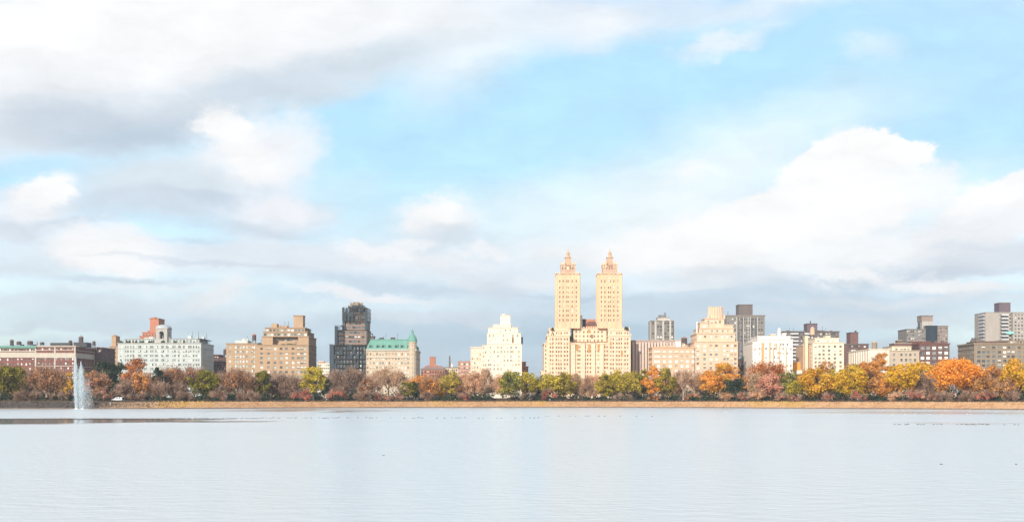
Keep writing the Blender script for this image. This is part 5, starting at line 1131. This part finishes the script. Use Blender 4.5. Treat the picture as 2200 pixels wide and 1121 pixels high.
# ---- iron railing of the track
rl = empty('iron_railing', (0, row(1100, 8.2), 3.2)); setp(rl, 'thin dark iron railing along the far path above the straw bank', 'railing')
ro = tuple(rl.location); ra_ = MB(); pk = MB(); px_ = np.linspace(-280, 270, 276)
for a, c_ in zip(px_[:-1], px_[1:]):
    for zz in (.25, 1.05): ra_.tube((a, YS(a)+8.2, gz(a, YS(a)+8.2)+zz), (c_, YS(c_)+8.2, gz(c_, YS(c_)+8.2)+zz), .03, .03, 4)
    for f_ in (0, .25, .5, .75): xx = a+(c_-a)*f_; yy = YS(xx)+8.2; z = gz(xx, yy); pk.tube((xx, yy, z), (xx, yy, z+1.15), .02 if f_ else .05, .02 if f_ else .05, 3)
ra_.build('rail', m_steel, rl, ro); o = pk.build('picket', m_steel, rl, ro); o['kind'] = 'stuff'

# ------------------------------------------------------------------ fountain
def fountain():
    Yf = 578.0; x0 = PX(163, Yf); root = empty('fountain', (x0, Yf, 0)); setp(root, 'tall white water jets rising from the lake before the left bank', 'fountain')
    m = bpy.data.materials.new('spray'); m.use_nodes = True; t = m.node_tree; t.nodes.clear(); o = t.nodes.new('ShaderNodeOutputMaterial')
    d1 = t.nodes.new('ShaderNodeBsdfDiffuse'); d1.inputs[0].default_value = (.80, .88, .92, 1); tr = t.nodes.new('ShaderNodeBsdfTranslucent'); tr.inputs[0].default_value = (.8, .88, .92, 1)
    a = t.nodes.new('ShaderNodeMixShader'); a.inputs[0].default_value = .5; t.links.new(d1.outputs[0], a.inputs[1]); t.links.new(tr.outputs[0], a.inputs[2])
    tp_ = t.nodes.new('ShaderNodeBsdfTransparent'); b_ = t.nodes.new('ShaderNodeMixShader'); b_.inputs[0].default_value = .38; t.links.new(tp_.outputs[0], b_.inputs[1]); t.links.new(a.outputs[0], b_.inputs[2]); t.links.new(b_.outputs[0], o.inputs[0])
    def plume(name, dx, Ht, w0, w1, n, lean=0.0, zmin=0, fall=0.0, sz=1.0, spread=0.0):
        z = rng.uniform(zmin, 1, n)**.9; r_ = (w0+(w1-w0)*np.sin(np.clip(z, 0, 1)*math.pi)**.8)*np.where(z > .8, (1-z)/.2*.8+.2, 1)
        an = rng.uniform(0, 6.28, n); q = np.abs(rng.normal(0, .55, n))*r_
        p = np.stack([dx+lean*z*Ht+q*np.cos(an)+fall*rng.random(n)*(1-z)*Ht, q*np.sin(an), z*Ht*(1-.35*spread*rng.random(n))], 1); p[:, 0] += rng.uniform(-1, 1, n)*spread*1.7
        l = rng.uniform(.4, 1.5, (n, 1))*sz; w = rng.uniform(.04, .12, (n, 1))*sz; th = rng.uniform(0, 3.14, n); sd = np.stack([np.cos(th), np.sin(th), np.zeros(n)], 1)*w; up = np.array([[0, 0, 1]])*l+rng.normal(0, .05, (n, 3))
        V = np.stack([p-sd, p+sd, p+sd*.4+up, p-sd*.4+up], 1).reshape(-1, 3); V[:, 2] = np.maximum(V[:, 2], .02)
        me = quads_mesh(name, V, [m]); ob = bpy.data.objects.new(name, me); COL.objects.link(ob); ob.parent = root
    plume('jet', .2, 22.0, .5, 1.15, 4200, -.012)
    plume('jet', 1.6, 18.5, .5, 1.3, 1300, .06, .25)
    plume('jet', 2.6, 20.4, .7, 1.3, 1700, -.015, .25)
    plume('falling_spray', 2.0, 19, 1.1, 1.9, 4200, .01, .0, .03, .55, .6)
    plume('mist', 3.9, 15, 1.5, 3.1, 4500, .03, .0, .10, .42, 1.3)
    bs_ = MB(); bs_.prism(x0+2.0, Yf, 0, .06, 3.6, 3.2, 24); bs_.prism(x0+.2, Yf, 0.06, .35, .9, .6, 10); bs_.prism(x0+3.0, Yf, 0.06, .3, .9, .6, 10); bs_.build('nozzle_foam', mat('foam', (.8, .84, .86), .6, 0), root, (x0, Yf, 0))
fountain()

# ------------------------------------------------------------------ birds on the water
m_duck = mat('duck_plumage', (.05, .04, .035), .8, .3, 3.0); m_gull = mat('gull_plumage', (.82, .82, .80), .7, 0); m_gullw = mat('gull_wing', (.45, .47, .5), .7, 0); m_bill = mat('bill', (.45, .3, .06), .6, 0)
def bird_mesh(bm_, wing, L_=.5, smooth=True):
    b = MB(); rings = [(-.30, .10, .015, .02), (-.24, .085, .05, .03), (-.12, .06, .10, .075), (.02, .055, .115, .09), (.14, .07, .09, .075), (.20, .12, .045, .045), (.225, .19, .032, .035), (.25, .235, .042, .04), (.29, .235, .03, .03), (.32, .228, .012, .012), (.37, .22, .008, .006)]
    n = 8; s = L_/.62
    for (x, z, ry, rz) in rings:
        for k in range(n): a = 2*math.pi*k/n; b.v.append((x*s, ry*math.cos(a)*s, (z+rz*math.sin(a))*s))
    for i in range(len(rings)-1):
        for k in range(n): k2 = (k+1) % n; b.f.append((i*n+k, i*n+k2, (i+1)*n+k2, (i+1)*n+k)); b.m.append(2 if i >= 9 else 0)
    for sg in (-1, 1):
        q = [(-.27, sg*.04, .12), (-.05, sg*.118, .10), (.10, sg*.10, .10), (-.02, sg*.09, .145), (-.2, sg*.05, .14)]; b.poly([(x*s, y*s, z*s) for x, y, z in q], 1)
    return b.mesh('bird', [bm_, wing, m_bill], smooth=True)
duck_me = bird_mesh(m_duck, m_tank, .62); gull_me = bird_mesh(m_gull, m_gullw, .5)
def put_bird(kind, px, py, label, cat, group, k=None):
    Y = CAMH*F/(py-HZ); o = bpy.data.objects.new(kind, duck_me if cat == 'duck' else gull_me); COL.objects.link(o)
    o.location = (PX(px, Y), Y, -.01); o.rotation_euler = (0, 0, random.choice((0, math.pi))+random.uniform(-.5, .5)); k = k or random.uniform(.55, .82)*(1.25 if kind == 'gull' else 1); o.scale = (k, k, k); setp(o, label, cat, group)
DL = 'small dark duck in the long floating line of ducks across the water'
nd = 0; px = 2.0
while px < 2190 and nd < 200:
    if px < 150: step = random.uniform(3.5, 9)
    elif px < 300: step = random.uniform(1.8, 4.2)
    elif px < 360: step = random.uniform(3, 9)
    elif px < 560: step = random.choice((2.5, 3.5, 5, 8))
    elif px < 790: step = random.choice((3, 5, 8, 18))
    elif px < 1160: step = random.choice((5, 9, 16, 30))
    elif px < 1600: step = random.choice((6, 12, 22, 34))
    else: break
    y = 900 if px < 360 else 898.5 if px < 560 else 897.5 if px < 1170 else 894
    put_bird('duck', px, y+random.uniform(-.6, .8), DL, 'duck', 'ducks in the long line'); nd += 1; px += step
for px in [1922, 1930, 1934, 1946, 1951, 1972, 1979, 1985, 2006, 2014, 2022, 2056, 2066, 2074, 2079, 2085, 2090, 2096, 2104, 2111, 2120, 2124, 2158, 2180, 2188]:
    put_bird('duck', px, 911.5+random.uniform(-.7, .9), 'small dark duck in the short second line of ducks near the right edge', 'duck', 'ducks at the right edge')
put_bird('duck', 2183, 997, 'lone dark duck swimming nearest the camera at lower right', 'duck', None, .32); put_bird('duck', 2022, 997, 'lone duck left of the nearest one at lower right', 'duck', None, .32)
put_bird('duck', 824, 978, 'lone dark duck in the open water near the middle', 'duck', None, .32)
for px, py in [(1418, 874.9), (1581, 880), (1627, 880), (1638, 880), (1650, 879), (1560, 885), (1680, 879.5), (1886, 882), (1940, 881), (2032, 883), (2042, 882), (2058, 883), (2084, 882.5), (2120, 881), (2140, 884), (2172, 882.5), (2188, 883), (1918, 890.5), (1944, 890), (1966, 889.5), (1992, 889.5), (1998, 890), (2024, 889.7), (2078, 889), (2086, 889.5), (2118, 890), (2134, 889.5), (2162, 890)]:
    put_bird('gull', px, py, 'white gull floating in the scattered flock below the bank on the right', 'gull', 'gulls below the right bank')

# ------------------------------------------------------------------ people on the path and the white vehicle
skin = mat('skin', (.45, .28, .2), .7, 0); hairm = mat('hair', (.05, .035, .03), .8, 0)
def person(px, off, top, legs, label, face=0, stride=.25):
    Y = row(px, off); x = PX(px, Y); z = gz(x, Y)
    me = bpy.data.meshes.new('person'); s = stride
    J = [(0, 0, .95), (0, 0, 1.12), (0, 0, 1.40), (0, 0, 1.52), (.02, 0, 1.64), (.02, 0, 1.73),
         (.02, .18, 1.42), (s*.5+.05, .24, 1.17), (s*.8+.2, .20, 1.02), (s*.8+.27, .19, .98), (.02, -.18, 1.42), (-s*.5, -.25, 1.17), (-s*.4+.1, -.22, .98), (-s*.4+.17, -.21, .95),
         (0, .09, .92), (s*.6+.06, .10, .52), (s*.7, .10, .09), (s*.7+.17, .10, .04), (0, -.09, .92), (-s*.5+.06, -.10, .50), (-s*1.1, -.10, .10), (-s*1.1+.16, -.10, .04)]
    E = [(0, 1), (1, 2), (2, 3), (3, 4), (4, 5), (2, 6), (6, 7), (7, 8), (8, 9), (2, 10), (10, 11), (11, 12), (12, 13), (0, 14), (14, 15), (15, 16), (16, 17), (0, 18), (18, 19), (19, 20), (20, 21)]
    Rd = [.14, .125, .15, .055, .095, .06, .06, .045, .035, .03, .06, .045, .035, .03, .095, .06, .04, .03, .095, .06, .04, .03]
    me.from_pydata(J, E, []); o = bpy.data.objects.new('person', me); COL.objects.link(o)
    o.modifiers.new('skin', 'SKIN'); sv = me.skin_vertices[0].data
    for i, r_ in enumerate(Rd): sv[i].radius = (r_*(.75 if i in (0, 1, 2) else 1), r_, )
    sv[0].use_root = True; sb = o.modifiers.new('sub', 'SUBSURF'); sb.levels = 1; sb.render_levels = 1
    dg = bpy.context.evaluated_depsgraph_get(); ev = bpy.data.meshes.new_from_object(o.evaluated_get(dg)); o.modifiers.clear(); o.data = ev; ev.name = 'person'
    ev.materials.clear()
    for m_ in (skin, top, legs, mat('shoe', (.12, .12, .13), .7, 0)): ev.materials.append(m_)
    for p in ev.polygons:
        c_ = p.center; p.material_index = 0 if c_.z > 1.50 or (c_.z < 1.03 and abs(c_.y) > .155) else 1 if c_.z > .93 else 2 if c_.z > .11 else 3; p.use_smooth = True
    o.location = (x, Y, z); o.rotation_euler = (0, 0, face); setp(o, label, 'person', 'people on the far path')
    hb = MB(); hb.prism(.0, 0, 1.70, 1.78, .10, .05, 10); hb.prism(-.035, 0, 1.60, 1.70, .085, .10, 10); h = hb.build('hair', hairm, o); h.location = (0, 0, 0)
wt = mat('shirt_white', (.85, .85, .85), .8, 0); yl = mat('jacket_yellow', (.8, .6, .05), .8, 0); bk = mat('trousers_black', (.03, .03, .035), .8, 0); rd = mat('jacket_red', (.5, .06, .05), .8, 0); bl_ = mat('jacket_blue', (.12, .2, .35), .8, 0); gy = mat('trousers_grey', (.3, .3, .32), .8, 0)
person(702, 10, wt, gy, 'walker in white on the far path below the red shrub by the scaffolded tower', 0)
person(1137, 11, mat('jacket_pink', (.75, .45, .4), .8, 0), bk, 'walker in a pale pink top below the dusty green tree', math.pi)
person(1181, 10, wt, gy, 'runner in white below the rose red shrub', 0, .4)
person(978, 10, yl, bk, 'runner in a yellow top under the yellow green tree', 0, .4)
person(1788, 11, yl, bk, 'walker in a yellow jacket below the cream block with slim chimney', math.pi)
person(1842, 10, wt, bk, 'walker in white under the brick red domed shrub', 0)
person(898, 11, bl_, bk, 'walker in a blue jacket below the small dark tree by the turret', math.pi)
person(797, 10, mat('jacket_beige', (.6, .55, .5), .8, 0), gy, 'walker in pale grey near the middle of the scaffold foot', 0)
person(1216, 11, rd, bk, 'runner in a red jacket below the olive tree under the left tower', math.pi, .4)
person(237, 3.5, wt, wt, 'person in white standing on the dark bank right of the fountain', 0, .1)

def car():
    Yc = row(252, 15); x = PX(252, Yc); z = gz(x, Yc); k = 1.05; root = empty('parked_car', (x, Yc, z)); setp(root, 'white car with raised tailgate parked under the dark trees right of the fountain', 'car')
    paint = mat('white_paint', (.78, .80, .82), .3, 0, spec=.5); gl = G_BLUE; ty = mat('tyre', (.03, .03, .03), .9, 0); rim = mat('rim', (.5, .5, .52), .4, 0)
    b = MB(); prof = [(-2.3, .35), (-2.35, .75), (-2.15, .95), (-1.1, 1.08), (-.45, 1.62), (.2, 1.72), (1.5, 1.70), (1.9, 1.55), (2.1, 1.0), (2.15, .40)]; hw = .92
    for sg in (-1, 1): b.poly([(px_, sg*hw*(1 if pz < 1.1 else .84), pz) for px_, pz in prof])
    for i in range(len(prof)): 
        p, q = prof[i], prof[(i+1) % len(prof)]; f1 = hw*(1 if p[1] < 1.1 else .84); f2 = hw*(1 if q[1] < 1.1 else .84); b.quad((p[0], -f1, p[1]), (q[0], -f2, q[1]), (q[0], f2, q[1]), (p[0], f1, p[1]))
    b.build('body', paint, root)
    def one(name, mb, m_): mb.build(name, m_, root)
    w = MB(); w.quad((-.95, -.86, 1.12), (-.4, -.80, 1.56), (-.4, .80, 1.56), (-.95, .86, 1.12)); w2 = MB(); w2.v = [(a-.03, c_, d_+.03) for a, c_, d_ in w.v]; w2.f = w.f; w2.m = w.m; one('windscreen', w2, gl)
    for x0_, x1_ in ((-.55, .45), (.55, 1.5)): s_ = MB(); s_.poly([(x0_, -.93, 1.08), (x1_, -.93, 1.08), (x1_-.05, -.815, 1.58), (x0_+.25, -.815, 1.58)]); one('side_window', s_, gl)
    for wx in (-1.45, 1.4):
        for wy in (-.9, .9):
            wb_ = MB(); 
            for k_ in range(16):
                a0, a1 = 2*math.pi*k_/16, 2*math.pi*(k_+1)/16; c0 = (wx+.34*math.cos(a0), .34+.34*math.sin(a0)); c1 = (wx+.34*math.cos(a1), .34+.34*math.sin(a1)); wb_.quad((c0[0], wy-.12, c0[1]), (c1[0], wy-.12, c1[1]), (c1[0], wy+.12, c1[1]), (c0[0], wy+.12, c0[1])); wb_.poly([(wx, wy-.12, .34), (c0[0], wy-.12, c0[1]), (c1[0], wy-.12, c1[1])])
            wo = wb_.build('wheel', ty, root); r_ = MB(); r_.prism(0, 0, 0, .02, .2, .2, 12); ri = r_.build('rim', rim, wo); ri.rotation_euler = (R(90), 0, 0); ri.location = (wx, wy-.125, .34)
    tg = MB(); tg.box(1.5, 2.9, -.78, .78, 1.72, 1.80); tgo = tg.build('tailgate', paint, root)
    for sg in (-1, 1): h_ = MB(); h_.box(-2.37, -2.3, sg*.7-.15, sg*.7+.15, .68, .84); one('headlight', h_, rim)
    root.scale = (k, k, k); root.rotation_euler = (0, 0, R(8))
car()

# ------------------------------------------------------------------ air
hz = MB(); hz.box(-9500, 9500, -4100, 11000, -3, 140); ho = hz.build('haze', bpy.data.materials.new('haze')); setp(ho, 'pale autumn air softening the far skyline', 'haze', kind='stuff')
hm = ho.data.materials[0]; hm.use_nodes = True; t = hm.node_tree; t.nodes.clear(); o = t.nodes.new('ShaderNodeOutputMaterial'); v = t.nodes.new('ShaderNodeVolumePrincipled')
v.inputs['Color'].default_value = (.80, .88, .95, 1); v.inputs['Density'].default_value = 0.00012; v.inputs['Anisotropy'].default_value = 0.2; t.links.new(v.outputs[0], o.inputs['Volume'])
